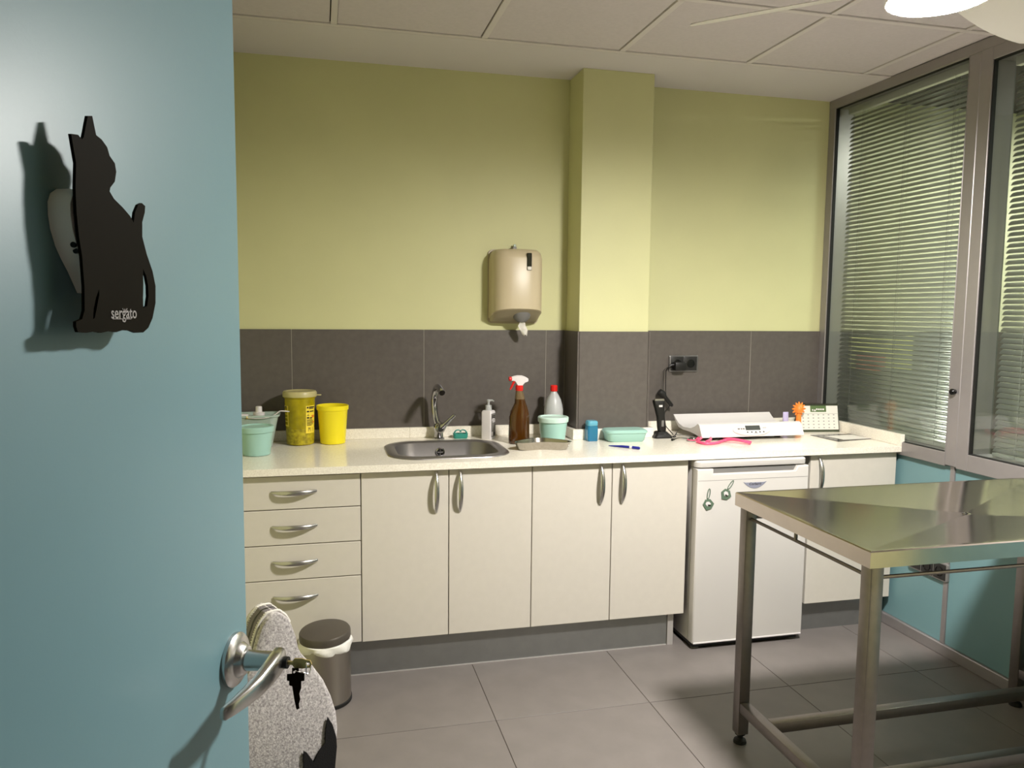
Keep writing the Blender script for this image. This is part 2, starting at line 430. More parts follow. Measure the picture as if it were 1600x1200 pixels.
# ---------------- cabinets
def pull(x, z, vertical, parent, y=DY):
    n = 14; L = .165; pts = []; rd = []
    for i in range(n+1):
        s = -1+2*i/n
        o = .027*(1-abs(s)**2.6)
        p = (x, y-.003-o, z+s*L/2) if vertical else (x+s*L/2, y-.003-o, z)
        pts.append(p); rd.append(.0058+.0042*(1-s*s))
    return obj('handle', tube(pts, rd, 10, flat=.75 if not vertical else .8, up=(0, -1, 0)), 'satin_metal', parent, True)
ZD0, ZD1 = .152, .838
def cab_body(t, x0, x1, y1=3.66):
    bm = BM(); th = .016; y0 = DY+.021
    box(bm, x0, x0+th, y0, y1, ZD0, CB); box(bm, x1-th, x1, y0, y1, ZD0, CB)
    box(bm, x0+th, x1-th, y0, y1, ZD0, ZD0+th); box(bm, x0+th, x1-th, y1-.006, y1, ZD0+th, CB)
    box(bm, x0+th, x1-th, y0, y0+.06, CB-.016, CB)
    return obj('body', bm, 'cabinet_box', t)
g = .0018
t = thing('drawer_cabinet', 'cream four-drawer cabinet beside the turquoise door', 'cabinet')
cab_body(t, -.35, .147)
zz = [ZD0, .428, .567, .707, ZD1]
for i in range(4):
    d = obj('drawer', bx(-.35+g, .147-g, DY, DY+.019, zz[i]+g, zz[i+1]-g, .0015, 1), 'cabinet', t)
    hz = (zz[i]+zz[i+1])/2+.004 if i else .362
    pull(-.105, hz, False, d)
for nm, x0, x1, lab in (('sink_cabinet', .147, .845, 'cream two-door cabinet under the sink'), ('base_cabinet', .845, 1.548, 'cream two-door cabinet between the sink cabinet and the fridge')):
    t = thing(nm, lab, 'cabinet'); cab_body(t, x0, x1, 3.66 if x1 < 1 else 3.49); xm = (x0+x1)/2
    for a, b, hx in ((x0, xm, xm-.052), (xm, x1, xm+.045)):
        d = obj('door', bx(a+g, b-g, DY, DY+.019, ZD0, ZD1, .0015, 1), 'cabinet', t)
        pull(hx, .75, True, d)
t = thing('wall_end_cabinet', 'cream single-door cabinet between the fridge and the turquoise partition', 'cabinet')
cab_body(t, 2.150, 2.608)
d = obj('door', bx(2.150+g, 2.608-g, DY, DY+.019, .145, ZD1, .0015, 1), 'cabinet', t); pull(2.195, .745, True, d)
# plinths
t = thing('plinth', 'grey metal plinth under the long run of cream cabinets', 'plinth', (.5, 3.105, 0))
obj('board', bx(-.85, .982, 0, .016, 0, ZD0-.002), 'plinth', t)
obj('end_post', bx(.984, 1.012, -.006, .03, 0, ZD0-.002, .001, 1), 'alu_light', t)
obj('seal_strip', bx(-.85, .982, -.004, 0, 0, .004), 'alu_light', t)
t = thing('plinth', 'short grey metal plinth under the cabinet right of the fridge', 'plinth', (2.39, 3.12, 0))
obj('board', bx(-.225, .22, 0, .016, 0, ZD0-.01), 'plinth', t)
obj('end_post', bx(-.238, -.226, -.004, .03, 0, ZD0-.002), 'alu_light', t)

# ---------------- worktop
t = thing('worktop', 'speckled cream stone worktop running along the back wall', 'worktop')
SX, SY, SW, SD = .525, 3.335, .52, .445      # sink centre and rim size
outer = [V(XL, CY, CB), V(2.622, CY, CB), V(2.622, YB-.01, CB), V(PX1+.01, YB-.01, CB), V(PX1+.01, PY-.01, CB), V(PX0-.01, PY-.01, CB), V(PX0-.01, YB-.01, CB), V(XL, YB-.01, CB)]
outer = [Vector(p) for p in outer]
hole = rrect(SW-.06, SD-.06, .12, CB, SX, SY, 8)
bm = plate([outer, hole], (0, 0, CT-CB))
obj('slab', bm, 'counter', t)
UPS = ((XL, .405, YB-.030, YB-.0095, CT, UP, 'stone upstand strip behind the tubs at the left of the worktop'), (.4055, PX0-.031, YB-.030, YB-.0095, CT, UP, 'stone upstand strip behind the sink tap'),
       (PX0-.030, PX0-.0095, PY-.010, YB-.0095, CT, UP, 'short stone upstand on the shaded side of the pillar'), (PX0-.030, PX1+.030, PY-.030, PY-.0105, CT, UP, 'stone upstand strip along the front of the pillar'),
       (PX1+.0095, PX1+.030, PY-.010, YB-.0095, CT, UP, 'short stone upstand on the clipper side of the pillar'), (PX1+.031, 2.599, YB-.030, YB-.0095, CT, UP, 'stone upstand strip behind the scale and calendar'),
       (2.600, 2.622, CY, YB-.0095, CT, UP+.004, 'stone upstand strip under the window at the worktop end'))
for i_, (a, b, c, d, e, f, lab) in enumerate(UPS):
    o = obj('trim_%d' % (i_+1), bx(-(b-a)/2, (b-a)/2, -(d-c)/2, (d-c)/2, 0, f-e, .0015, 1), 'counter', None, False, ((a+b)/2, (c+d)/2, e+.0002))
    tag(o, lab, 'upstand', kind='structure')

# ---------------- sink
t = thing('sink', 'oval-cornered grey steel sink set into the worktop', 'sink', (SX, SY, CT))
rings = [rrect(SW, SD, .135, .0005, 0, 0, 8), rrect(SW-.004, SD-.004, .134, .004, 0, 0, 8), rrect(SW-.02, SD-.02, .13, .007, 0, 0, 8),
         rrect(SW-.075, SD-.085, .105, .007, 0, 0, 8), rrect(SW-.09, SD-.10, .10, .002, 0, 0, 8), rrect(SW-.115, SD-.125, .09, -.10, 0, 0, 8),
         rrect(SW-.15, SD-.16, .075, -.135, 0, 0, 8), rrect(SW-.24, SD-.25, .05, -.145, 0, 0, 8)]
obj('bowl', loft(BM(), rings, False, True), 'sink_steel', t, True)
d = obj('drain', lathe([(.045, -.1445), (.045, -.142), (.035, -.1415), (.033, -.1435), (.012, -.1435)], 28), 'chrome', t, True)
k = lathe([(.021, 0), (.021, .003), (.016, .006), (.0145, .002)], 24)
ov = obj('overflow', k, 'chrome', t, True, (0, SD/2-.0585, -.040)); ov.rotation_euler = (PI/2, 0, 0)
k = lathe([(.0145, .0022), (.0145, .003)], 20); o2 = obj('overflow_hole', k, 'black', ov)
k = tube([(0, .013, .0045), (0, -.013, .0045)], .002, 6); tube([(-.013, 0, .0045), (.013, 0, .0045)], .002, 6, k); obj('overflow_cross', k, 'chrome', ov)

# ---------------- faucet
t = thing('faucet', 'chrome swan-neck mixer tap behind the sink', 'tap', (.536, 3.618, CT))
obj('body', lathe([(.027, 0), (.027, .006), (.021, .010), (.020, .035), (.024, .042), (.024, .066), (.016, .078), (.012, .082)], 28), 'chrome', t, True)
sp = smooth_path([(-.004, 0, .070), (-.016, .003, .11), (-.021, .004, .16), (-.020, -.006, .205), (-.017, -.040, .243), (-.014, -.090, .254), (-.012, -.140, .246), (-.010, -.170, .236)], 6)
obj('spout', tube(sp, [.0135+.0025*math.sin(PI*i/(len(sp)-1)) for i in range(len(sp))], 14), 'chrome', t, True)
lv = smooth_path([(.004, -.018, .052), (.022, -.035, .072), (.050, -.055, .105), (.066, -.062, .122)], 5)
obj('lever', tube(lv, [.026, .025, .023, .021, .0185, .0145, .0135, .0125, .012, .0115, .011, .0105, .010, .010, .0095, .008][:len(lv)], 12, flat=.85), 'chrome', t, True)
k = lathe([(.019, 0), (.021, .006), (.021, .03), (.014, .036)], 20); bmesh.ops.transform(k, matrix=Matrix.Rotation(PI/2*.9, 4, 'X'), verts=k.verts[:])
obj('cartridge', k, 'chrome', t, True, (.004, -.008, .05))

# ---------------- sharps container and yellow bin
t = thing('sharps_container', 'tall translucent olive-yellow sharps tub with label and pale lid', 'sharps bin', (-.092, 3.595, CT))
rb, rt, hb = .059, .066, .222
obj('body', lathe([(.052, 0), (rb, .004), (rb+.0015, .05), (rt, hb-.012), (rt+.006, hb-.010), (rt+.006, hb)], 40), 'sharps_yellow', t, True)
obj('contents', lathe([(rb+.0008, .006), (rb+.0022, .05), (rb+.0031, .075), (rb+.0016, .0755)], 40, cap0=False, cap1=False), 'sharps_fill', t, True)
ld = obj('lid', lathe([(rt+.008, hb-.006), (rt+.0085, hb+.010), (rt+.004, hb+.018), (rt-.006, hb+.019), (rt-.012, hb+.015), (.02, hb+.016)], 40), 'sharps_lid', t, True)
obj('tab', tube([(rt+.006+.010*(1-math.cos(a)), -.009*math.sin(a), hb-.002) for a in [2*PI*i/14 for i in range(15)]], .0022, 6), 'sharps_lid', ld)
def curved_label(a0, a1, z0, z1, r0, r1, m, off, parent, name):
    bm = BM(); n = 8; A = []
    for i in range(n+1):
        a = a0+(a1-a0)*i/n
        A.append([bm.verts.new((r*math.cos(a), r*math.sin(a), z)) for r, z in ((r0+off, z0), (r1+off, z1))])
    for p, q in zip(A, A[1:]): bm.faces.new((p[0], q[0], q[1], p[1]))
    return obj(name, bm, m, parent, True)
def rr(z): return rb+.0015+(rt-rb-.0015)*max(0, (z-.05))/(hb-.062)
a0, a1 = math.radians(-66), math.radians(-18)
lb = curved_label(a0, a1, .055, .178, rr(.055), rr(.178), 'label_yellow', .0012, t, 'label')
def ink_row(parent, u0, u1, z0, z1, m='ink'):
    curved_label(a0+(a1-a0)*u0, a0+(a1-a0)*u1, z0, z1, rr(z0), rr(z1), m, .002, parent, 'print')
random.seed(3)
for (u0, u1, z0, z1) in ((.08, .22, .166, .174), (.27, .9, .168, .174), (.27, .8, .163, .1665), (.08, .28, .149, .156), (.34, .8, .150, .155), (.10, .3, .134, .1365), (.17, .2, .137, .143), (.08, .30, .121, .128), (.36, .62, .120, .125)):
    ink_row(lb, u0, u1, z0, z1)
for i in range(6): ink_row(lb, .08, .55+.35*random.random(), .114-.005*i, .1165-.005*i)
ink_row(lb, .55, .9, .124, .135, 'orange_ink'); ink_row(lb, .68, .92, .100, .107, 'orange_ink')
for q in ((.22, .25, .062, .080), (.22, .45, .0785, .080), (.43, .45, .062, .080), (.30, .36, .072, .077), (.7, .72, .062, .080)): ink_row(lb, *q)
b0, b1 = math.radians(-172), math.radians(-138)
l2 = curved_label(b0, b1, .085, .178, rr(.085), rr(.178), 'label_yellow', .0010, t, 'label')
for i in range(5):
    z = .093+.0165*i
    curved_label(b0+.06, b1-.12, z, z+.0125, rr(z), rr(z+.0125), 'sharps_yellow', .0017, l2, 'print_box')
curved_label(b0+.2, b1-.16, .170, .176, rr(.170), rr(.176), 'ink', .0022, l2, 'print')

t = thing('yellow_bin', 'plain open bright yellow plastic tub beside the sharps tub', 'tub', (.050, 3.595, CT))
obj('body', lathe([(.050, 0), (.0555, .003), (.066, .150), (.067, .152), (.0705, .154), (.0715, .172), (.069, .1735), (.066, .170), (.0655, .15), (.053, .006), (.01, .006)], 40), 'yellow_plastic', t, True)

# ---------------- mint tubs with lids
def mint_tub(label, loc, lid_m):
    t = thing('mint_tub', label, 'tub', loc, group='mint plastic tubs on the worktop')
    obj('body', lathe([(.050, 0), (.0545, .003), (.0655, .098), (.0655, .104), (.05, .104)], 40), 'teal_plastic', t, True)
    l = obj('lid', lathe([(.067, .096), (.0705, .098), (.0715, .112), (.0715, .117), (.068, .121), (.060, .1215), (.057, .117), (.01, .117)], 40), lid_m, t, True)
    return t
mint_tub('round mint tub next to the spray bottle with a pale lid', (1.040, 3.432, CT), 'teal_lid')
t = mint_tub('round mint tub at the door edge in front of a clear tub', (-.262, 3.362, CT), 'teal_plastic')
# clear tub with odds and ends behind it
t = thing('clear_tub', 'clear plastic tub filled with white odds and ends near the door edge', 'tub', (-.285, 3.54, CT))
w0, d0, w1, d1, h = .15, .095, .205, .13, .148
obj('body', loft(BM(), [rrect(w0-.02, d0-.02, .02, .001), rrect(w0, d0, .025, .004), rrect(w1, d1, .03, h-.01), rrect(w1+.014, d1+.014, .034, h-.008), rrect(w1+.014, d1+.014, .034, h),
                 rrect(w1-.004, d1-.004, .028, h), rrect(w0-.004, d0-.004, .023, .007)], True, True), 'clear_lid', t, True)
obj('lid', loft(BM(), [rrect(w1-.006, d1-.006, .027, h-.018), rrect(w1-.006, d1-.006, .027, h-.014)]), 'clear_lid', t)
def odd(name, label, cat, bm, m, loc, rot=(0, 0, 0)):
    o = obj(name, bm, m, None, True, loc); o.rotation_euler = rot; return tag(o, label, cat)
odd('plastic_fitting', 'white stepped plastic fitting on top of the clear tub', 'fitting', lathe([(.024, 0), (.024, .022), (.014, .024), (.013, .046), (.011, .048)], 24), 'white_plastic', (-.262, 3.52, CT+.1345))
k = box(BM(), -.022, .022, -.014, .014, 0, .016, .003); box(k, .022, .05, -.006, .006, .003, .011, .002)
odd('white_connector', 'white plastic connector lying in the clear tub beside the door edge', 'connector', k, 'white_plastic', (-.327, 3.50, CT+.1365), (0, .1, .2))
k = box(BM(), -.012, .012, -.008, .008, 0, .012, .002)
odd('brown_cork', 'small brown stopper lying in the clear tub', 'stopper', k, 'brass', (-.302, 3.478, CT+.1345), (0, 0, .5))
sp = smooth_path([(-.12, -.035, .008), (-.05, -.045, -.002), (.01, -.045, -.001), (.045, -.03, .012), (.062, -.01, .022), (.10, .0, .018)], 5)
odd('white_spoon', 'white plastic spoon handle sticking out of the clear tub', 'spoon', tube(sp, [.004]*(len(sp)-6)+[.0045, .005, .006, .006, .005, .004], 8, flat=.5), 'white_plastic', (-.235, 3.515, CT+.1395))

# ---------------- soap, sponge holder
t = thing('soap_dispenser', 'white square pump soap bottle with grey label beside the sink', 'soap bottle', (.768, 3.588, CT), math.radians(-38))
obj('body', loft(BM(), [rrect(.050, .050, .006, 0), rrect(.052, .052, .007, .003), rrect(.052, .052, .007, .128), rrect(.046, .046, .010, .135), rrect(.026, .026, .012, .137)]), 'white_plastic', t, True)
l = obj('label', bx(.0255, .0264, -.022, .022, .012, .122), 'ink_soft', t)
for z, a, b in ((.108, -.018, .016), (.100, -.018, .018), (.094, -.015, .012), (.087, -.018, .018), (.080, -.010, .018)): obj('print', bx(.0264, .0268, a, b, z, z+.0045), 'white_plastic' if z < .1 else 'ink', l)
obj('print', bx(.0264, .0268, .004, .018, .018, .032), 'ink', l); obj('print', bx(.0264, .0268, -.018, -.004, .016, .036), 'white_plastic', l)
p = obj('pump', lathe([(.0150, .136), (.0150, .158), (.0135, .160), (.006, .161), (.005, .176), (.0085, .177), (.0085, .186), (.004, .187)], 20), 'milky', t, True)
obj('nozzle', tube([(0, 0, .182), (.018, .004, .183), (.026, .006, .178)], [.005, .0045, .003], 8), 'milky', p, True)
t = thing('sponge_holder', 'small teal holder with two curled horns behind the sink', 'holder', (.640, 3.622, CT))
obj('dish', loft(BM(), [rrect(.060, .030, .010, 0), rrect(.068, .036, .012, .004), rrect(.070, .038, .012, .024), rrect(.064, .032, .010, .024), rrect(.060, .028, .010, .008)], True, True), 'teal_dark', t, True)
for s in (-1, 1):
    pts = [(s*(.030-.018*(1-math.cos(a))), 0, .020+.020*math.sin(a)) for a in [PI*i/10*.85 for i in range(11)]]
    obj('horn', tube(pts, [.004-.0002*i for i in range(11)], 8), 'teal_dark', t, True)

# ---------------- spray bottle
t = thing('spray_bottle', 'brown-filled trigger spray bottle with white and red head', 'spray bottle', (.878, 3.432, CT))
def oval(rx, ry, z, cx=0): return ring(rx, z, 32, cx, 0, ry)
obj('body', loft(BM(), [oval(.043, .030, 0), oval(.0475, .034, .004), oval(.049, .035, .02), oval(.0475, .035, .125), oval(.043, .033, .150, .002), oval(.033, .027, .172, .004), oval(.026, .024, .188, .004), oval(.0235, .0225, .205, .002)]), 'brown_liquid', t, True)
obj('neck', loft(BM(), [oval(.0235, .0225, .2045, .002), oval(.021, .021, .222, .001), oval(.016, .016, .240, -.001), oval(.014, .014, .252, -.001)]), 'amber_clear', t, True)
obj('collar', lathe([(.0165, .243), (.0175, .247), (.0175, .266), (.0155, .268)], 24, -.001), 'red_plastic', t, True)
hd = loft(BM(), [[V(x, yy*s, zz_) for yy, zz_ in ((-1, z0), (1, z0), (1, z1), (.6, z1+.004), (-.6, z1+.004), (-1, z1))] for x, s, z0, z1 in
     ((-.038, .008, .289, .303), (-.022, .011, .287, .307), (-.010, .0125, .268, .309), (.012, .0125, .268, .308), (.022, .012, .280, .304), (.035, .010, .284, .297), (.040, .006, .287, .293))])
h_ = obj('spray_head', hd, 'white_plastic', t, True)
k = lathe([(.009, 0), (.010, .003), (.010, .012), (.006, .014)], 16); bmesh.ops.transform(k, matrix=Matrix.Rotation(-PI/2, 4, 'Y'), verts=k.verts[:])
obj('nozzle', k, 'red_plastic', h_, True, (-.037, 0, .297))
obj('trigger', tube([(-.022, 0, .288), (-.030, 0, .276), (-.036, 0, .262), (-.044, 0, .248)], [.006, .0055, .005, .0035], 8), 'red_plastic', h_, True)

# ---------------- bottle with red cap
t = thing('plastic_bottle', 'milky plastic bottle with red screw cap behind the mint tub', 'bottle', (1.082, 3.565, CT))
obj('body', lathe([(.038, 0), (.044, .004), (.045, .02), (.045, .135), (.042, .158), (.034, .185), (.022, .207), (.014, .220), (.0125, .235)], 36), 'milky', t, True)
obj('cap', lathe([(.0165, .224), (.0175, .227), (.0170, .250), (.014, .253)], 24), 'red_plastic', t, True)

# ---------------- kidney tray
t = thing('kidney_dish', 'shallow polished steel kidney dish in front of the spray bottle', 'dish', (.943, 3.285, CT), math.radians(-6))
def kidney(s, z, n=44):
    pts = []
    for i in range(n):
        a = 2*PI*i/n
        x, y = math.cos(a)*.128, math.sin(a)*.058
        y += .024*math.cos(PI*x/.128)
        pts.append(V(x*s[0], (y-.012)*s[1], z))
    return pts
rings = [kidney((.80, .72), 0), kidney((.86, .80), .004), kidney((.97, .96), .034), kidney((1.0, 1.0), .036), kidney((1.0, 1.0), .0375), kidney((.96, .95), .036), kidney((.85, .78), .006), kidney((.6, .5), .005)]
bm = loft(BM(), rings); obj('basin', bm, 'tray_steel', t, True)

# ---------------- blue bottle, mint box, pen
t = thing('blue_jar', 'small clear blue plastic jar beside the mint box', 'jar', (1.233, 3.445, CT))
obj('body', loft(BM(), [rrect(.046, .046, .006, 0), rrect(.050, .050, .008, .003), rrect(.050, .050, .008, .066), rrect(.046, .046, .010, .072)]), 'blue_clear', t, True)
obj('lid', loft(BM(), [rrect(.048, .048, .010, .073), rrect(.050, .050, .011, .076), rrect(.050, .050, .012, .090), rrect(.042, .042, .012, .096)]), 'blue_lid', t, True)
t = thing('mint_box', 'low rectangular mint plastic box with rounded lid on the worktop', 'box', (1.388, 3.418, CT), math.radians(-3))
obj('body', loft(BM(), [rrect(.165, .085, .025, 0), rrect(.178, .098, .028, .006), rrect(.195, .112, .030, .040)]), 'teal_plastic', t, True)
obj('lid', loft(BM(), [rrect(.198, .115, .031, .0405), rrect(.203, .120, .032, .043), rrect(.203, .120, .032, .050), rrect(.190, .107, .030, .056), rrect(.16, .08, .025, .0565)]), 'teal_plastic', t, True)
t = thing('pen_thermometer', 'dark blue digital pen thermometer lying before the mint box', 'thermometer', (1.31, 3.228, CT), math.radians(-46))
obj('body', tube([(-.075, 0, .003), (-.05, 0, .004), (-.01, 0, .006), (.028, 0, .0065)], [.0018, .0035, .0055, .006], 10), 'navy', t, True)
obj('display_band', tube([(.028, 0, .0065), (.040, 0, .0068)], .0062, 12), 'white_plastic', t)
obj('cap', tube([(.040, 0, .0068), (.070, 0, .0068), (.076, 0, .0065)], [.0064, .0066, .0045], 12), 'navy', t, True)

# ---------------- clipper on charging stand
t = thing('hair_clipper', 'black cordless clipper standing in its charging base by the pillar', 'clipper', (1.600, 3.475, CT))
obj('charging_base', loft(BM(), [rrect(.092, .075, .012, 0), rrect(.092, .075, .012, .008), rrect(.075, .060, .012, .018), rrect(.050, .042, .012, .030)]), 'black', t, True)
obj('body', loft(BM(), [rrect(.036, .030, .010, .026, .004), rrect(.042, .034, .012, .05, .002), rrect(.040, .032, .012, .10, -.004), rrect(.046, .034, .012, .14, -.012), rrect(.052, .034, .008, .172, -.018), rrect(.050, .026, .005, .182, -.019)]), 'black', t, True)
obj('blade', bx(-.043, .005, -.018, -.006, .180, .190, .001, 1), 'satin_metal', t)
obj('badge', bx(-.022, -.004, -.0195, -.0165, .150, .160, .001, 1), 'white_plastic', t); obj('badge', bx(.001, .016, -.030, -.0285, .010, .019, .001, 1), 'white_plastic', t)
obj('switch', bx(-.006, .006, -.0185, -.016, .055, .085, .001, 1), 'grey_plastic', t)
# wall socket, adapter and cord
t = thing('double_socket', 'black double wall socket with chrome frame on the grey tiles', 'socket', (1.812, YB-TT, 1.216))
obj('frame', loft(BM(), [[V(p.x, -.0, p.y) for p in rrect(.162, .084, .008)], [V(p.x, -.008, p.y) for p in rrect(.162, .084, .008)], [V(p.x, -.010, p.y) for p in rrect(.156, .078, .006)]]), 'socket_frame', t, True)
for sx in (-.037, .037):
    s = obj('socket_plate', bx(sx-.0358, sx+.0358, -.0125, -.006, -.0365, .0365, .003), 'socket', t, True)
    k = lathe([(.020, 0), (.0215, .003), (.0195, .0035), (.019, .0005)], 24); bmesh.ops.transform(k, matrix=Matrix.Rotation(PI/2, 4, 'X'), verts=k.verts[:])
    obj('socket_ring', k, 'black_gloss', s, True, (sx, -.0125, 0))
t = thing('power_adapter', 'black plug adapter in the double socket with cord hanging to the worktop', 'adapter', (1.775, YB-TT-.013, 1.212))
obj('body', bx(-.030, .032, -.042, 0, -.030, .014, .006), 'black', t, True)
obj('strain_relief', tube([(-.028, -.02, .0), (-.045, -.02, -.002), (-.058, -.018, -.012)], [.007, .006, .004], 8), 'black', t, True)
base = V(1.775, YB-TT-.013, 1.212)
def wp(x, y, Y): return on_y(x, y, Y)-base
cord = smooth_path([(-.058, -.018, -.012), wp(1041, 580, 3.66), wp(1040, 600, 3.655), wp(1041, 620, 3.645), wp(1046, 634, 3.64), wp(1034, 650, 3.62), wp(1040, 665, 3.60), wp(1052, 679, 3.52)-V(0, 0, .0)], 6)
cord[-1].z = CT+.003-base.z
obj('cord', tube(cord, .0022, 6), 'black', t, True)
cord = smooth_path([(-.058, -.016, -.012), wp(1037, 580, 3.67), wp(1036, 600, 3.672), wp(1037, 615, 3.665)], 6)
obj('cord', tube(cord, .0013, 6), 'black', t, True)
obj('cord_plug', tube([wp(1030, 612, 3.66), wp(1034, 615, 3.66), wp(1040, 622, 3.655), wp(1048, 632, 3.65), wp(1051, 634, 3.648)], [.016, .020, .011, .011, .006], 12), 'black', t, True)

# ---------------- baby scale
t = thing('pet_scale', 'white electronic tray scale with oval display beside the calendar', 'scale', (2.01, 3.47, CT))
prof = [(-.152, .006), (-.118, .062), (-.104, .067), (-.075, .050), (-.03, .034), (.05, .030), (.10, .040), (.135, .060), (.160, .078), (.165, .076),
        (.140, .050), (.10, .022), (.05, .016), (-.03, .016), (-.08, .012), (-.146, .004)]
def tray_ring(x, zs=1): return [V(x, y, .012+z*zs) for y, z in prof]
obj('tray', loft(BM(), [tray_ring(-.272), tray_ring(-.26), tray_ring(.26), tray_ring(.272)]), 'white_plastic', t, True)
obj('base', bx(-.20, .20, -.10, .10, .006, .030, .004), 'black', t)
for sx in (-.17, .17):
    for sy in (-.08, .08): obj('foot', lathe([(.015, 0), (.015, .008)], 16, sx, sy), 'rubber', t)
# console on the sloping front
Mx = frame_matrix((-.005, -.137, .0465), (1, 0, 0), (0, .519, .855))
def con(bm): bmesh.ops.transform(bm, matrix=Mx, verts=bm.verts[:]); return bm
c = obj('console', con(loft(BM(), [ring(.100, -.004, 40, 0, 0, .031), ring(.100, .004, 40, 0, 0, .031), ring(.093, .008, 40, 0, 0, .027)])), 'white_plastic', t, True)
obj('display', con(bx(-.036, .042, -.004, .020, .0075, .0092, .001, 1)), 'lcd', c)
for x in (-.03, -.008, .014, .036, .056): obj('button', con(bx(x-.0035, x+.0035, -.017, -.011, .0075, .0088)), 'ink', c)
for x, wd in ((-.078, .012), (-.062, .008), (-.051, .010)): obj('print', con(bx(x, x+wd, .000, .008, .0075, .0084)), 'ink_soft', c)
obj('print', con(bx(.0, .024, -.021, -.018, .0072, .0080)), 'ink_soft', c); obj('print', con(bx(.055, .075, .006, .0085, .0072, .0081)), 'ink_soft', c)
obj('print', con(bx(-.008, .012, .0235, .0262, .0060, .0078)), 'ink', c)

# ---------------- stethoscope
t = thing('stethoscope', 'pink rubber stethoscope with steel ear tubes lying before the scale', 'stethoscope', (1.80, 3.30, CT))
bs = V(1.80, 3.30, CT)
def cz(x, y, h=.006):
    p = on_z(x, y, CT+h); return V(p.x-bs.x, p.y-bs.y, h)
bm = BM()
tube(smooth_path([cz(1089, 687, .008), cz(1096, 680, .016), cz(1106, 677.5, .022), cz(1122, 680, .018), cz(1138, 685, .010), cz(1152, 687, .007), cz(1173, 691, .007)], 5), .0066, 8, bm)
tube(smooth_path([cz(1089, 690, .007), cz(1103, 693, .007), cz(1119, 692, .007), cz(1132, 688, .009), cz(1146, 686.5, .018), cz(1158, 688.5, .016), cz(1173, 692.5, .008)], 5), .0066, 8, bm)
tube(smooth_path([cz(1092, 687, .016), cz(1099, 682, .019), cz(1106, 680, .018), cz(1110, 683, .017), cz(1110, 687, .017), cz(1104, 690, .016)], 5), .0062, 8, bm)
obj('tubing', bm, 'pink', t, True)
bm = BM()
tube(smooth_path([cz(1052, 684, .006), cz(1057, 676.5, .020), cz(1059, 672.5, .030), cz(1057, 679, .012), cz(1070, 680, .008), cz(1092, 684.5, .007)], 5), .0026, 7, bm)
tube(smooth_path([cz(1053, 686.5, .006), cz(1062, 684, .006), cz(1078, 686, .007), cz(1091, 688, .008)], 5), .0026, 7, bm)
obj('ear_tubes', bm, 'chrome', t, True)
for x, y in ((1052, 686.5), (1054, 682)): obj('ear_tip', tube([cz(x-2, y+.6, .0065), cz(x+1.5, y, .0065)], [.006, .004], 8), 'black', t, True)
p = cz(1081, 689.5, 0)
cp = obj('chest_piece', lathe([(.019, 0), (.021, .002), (.021, .008), (.017, .011), (.014, .016), (.006, .019)], 24, p.x, p.y), 'chrome', t, True)
obj('chest_ring', lathe([(.0218, .0065), (.0225, .0075), (.0222, .0095), (.018, .0105)], 24, p.x, p.y), 'pink', cp, True)

# ---------------- calendar, toy, tube, frames on the worktop
t = thing('desk_calendar', 'standing desk calendar with green header and spiral binding', 'calendar', (2.492, 3.515, CT), math.radians(-8))
H_, dd = .138, .030
ex, ey = V(1, 0, 0), V(0, dd, H_).normalized(); Lh = V(0, dd, H_).length
Mf = frame_matrix((0, -.028, .002), ex, ey)
def cal(bm): bmesh.ops.transform(bm, matrix=Mf, verts=bm.verts[:]); return bm
obj('stand', cal(bx(-.106, .106, -.002, Lh, -.003, -.001)), 'calendar_dark', t)
Mb = frame_matrix((0, .060, .002), ex, V(0, -.058, H_).normalized())
bm = bx(-.106, .106, -.001, V(0, .058, H_).length, -.001, .001); bmesh.ops.transform(bm, matrix=Mb, verts=bm.verts[:]); obj('stand', bm, 'calendar_dark', t)
pg = obj('page', cal(bx(-.100, .102, .010, Lh-.008, -.001, .0006)), 'paper', t)
hd = obj('header', cal(bx(-.045, .040, Lh-.040, Lh-.008, .0006, .0010)), 'calendar_green', t)
for x, wd, y in ((-.036, .006, .034), (-.026, .010, .036), (-.014, .008, .030), (-.003, .008, .031), (.008, .008, .031), (.019, .010, .031)): obj('print', cal(bx(x, x+wd, Lh-y, Lh-y+.008, .0010, .0013)), 'white_plastic', hd)
obj('rule', cal(bx(-.098, .100, Lh-.050, Lh-.049, .0006, .0008)), 'ink_soft', pg)
for r_ in range(5):
    for c_ in range(7):
        x = -.090+c_*.0275; y = .018+r_*.0165
        obj('day_number', cal(bx(x, x+.008, y, y+.0045, .0006, .0008)), 'ink_pale', pg)
for k in range(22):
    x = -.097+k*.0093
    bm = tube([(x, -.028+dd+.006*math.cos(a), .002+H_+.006*math.sin(a)) for a in [2*PI*i/8 for i in range(9)]], .0011, 4); obj('binding_ring', bm, 'ink', t)
base = V(2.352, 3.475, CT)
t = thing('orange_toy', 'orange lion-maned toy figure on a stick beside the calendar', 'toy', base)
obj('stick', lathe([(.014, 0), (.0155, .004), (.0145, .05), (.013, .085), (.012, .100)], 16), 'orange_toy', t, True)
hd = lathe([(.006, .098), (.018, .104), (.023, .118), (.021, .134), (.012, .145)], 20); obj('head', hd, 'orange_toy', t, True)
for k in range(12):
    a = 2*PI*k/12
    c, s = math.cos(a), math.sin(a)
    obj('mane_tuft', tube([(.017*c, 0, .124+.017*s), (.038*c, .002*(k % 2), .124+.036*s)], [.0080, .003], 6), 'orange_toy', t, True)
for s in (-1, 1):
    obj('ear', lathe([(.002, .138), (.006, .141), (.007, .147), (.003, .151)], 10, s*.013), 'orange_toy', t, True)
t = thing('lilac_tube', 'small white and lilac tube standing behind the scale', 'tube', (2.350, 3.585, CT))
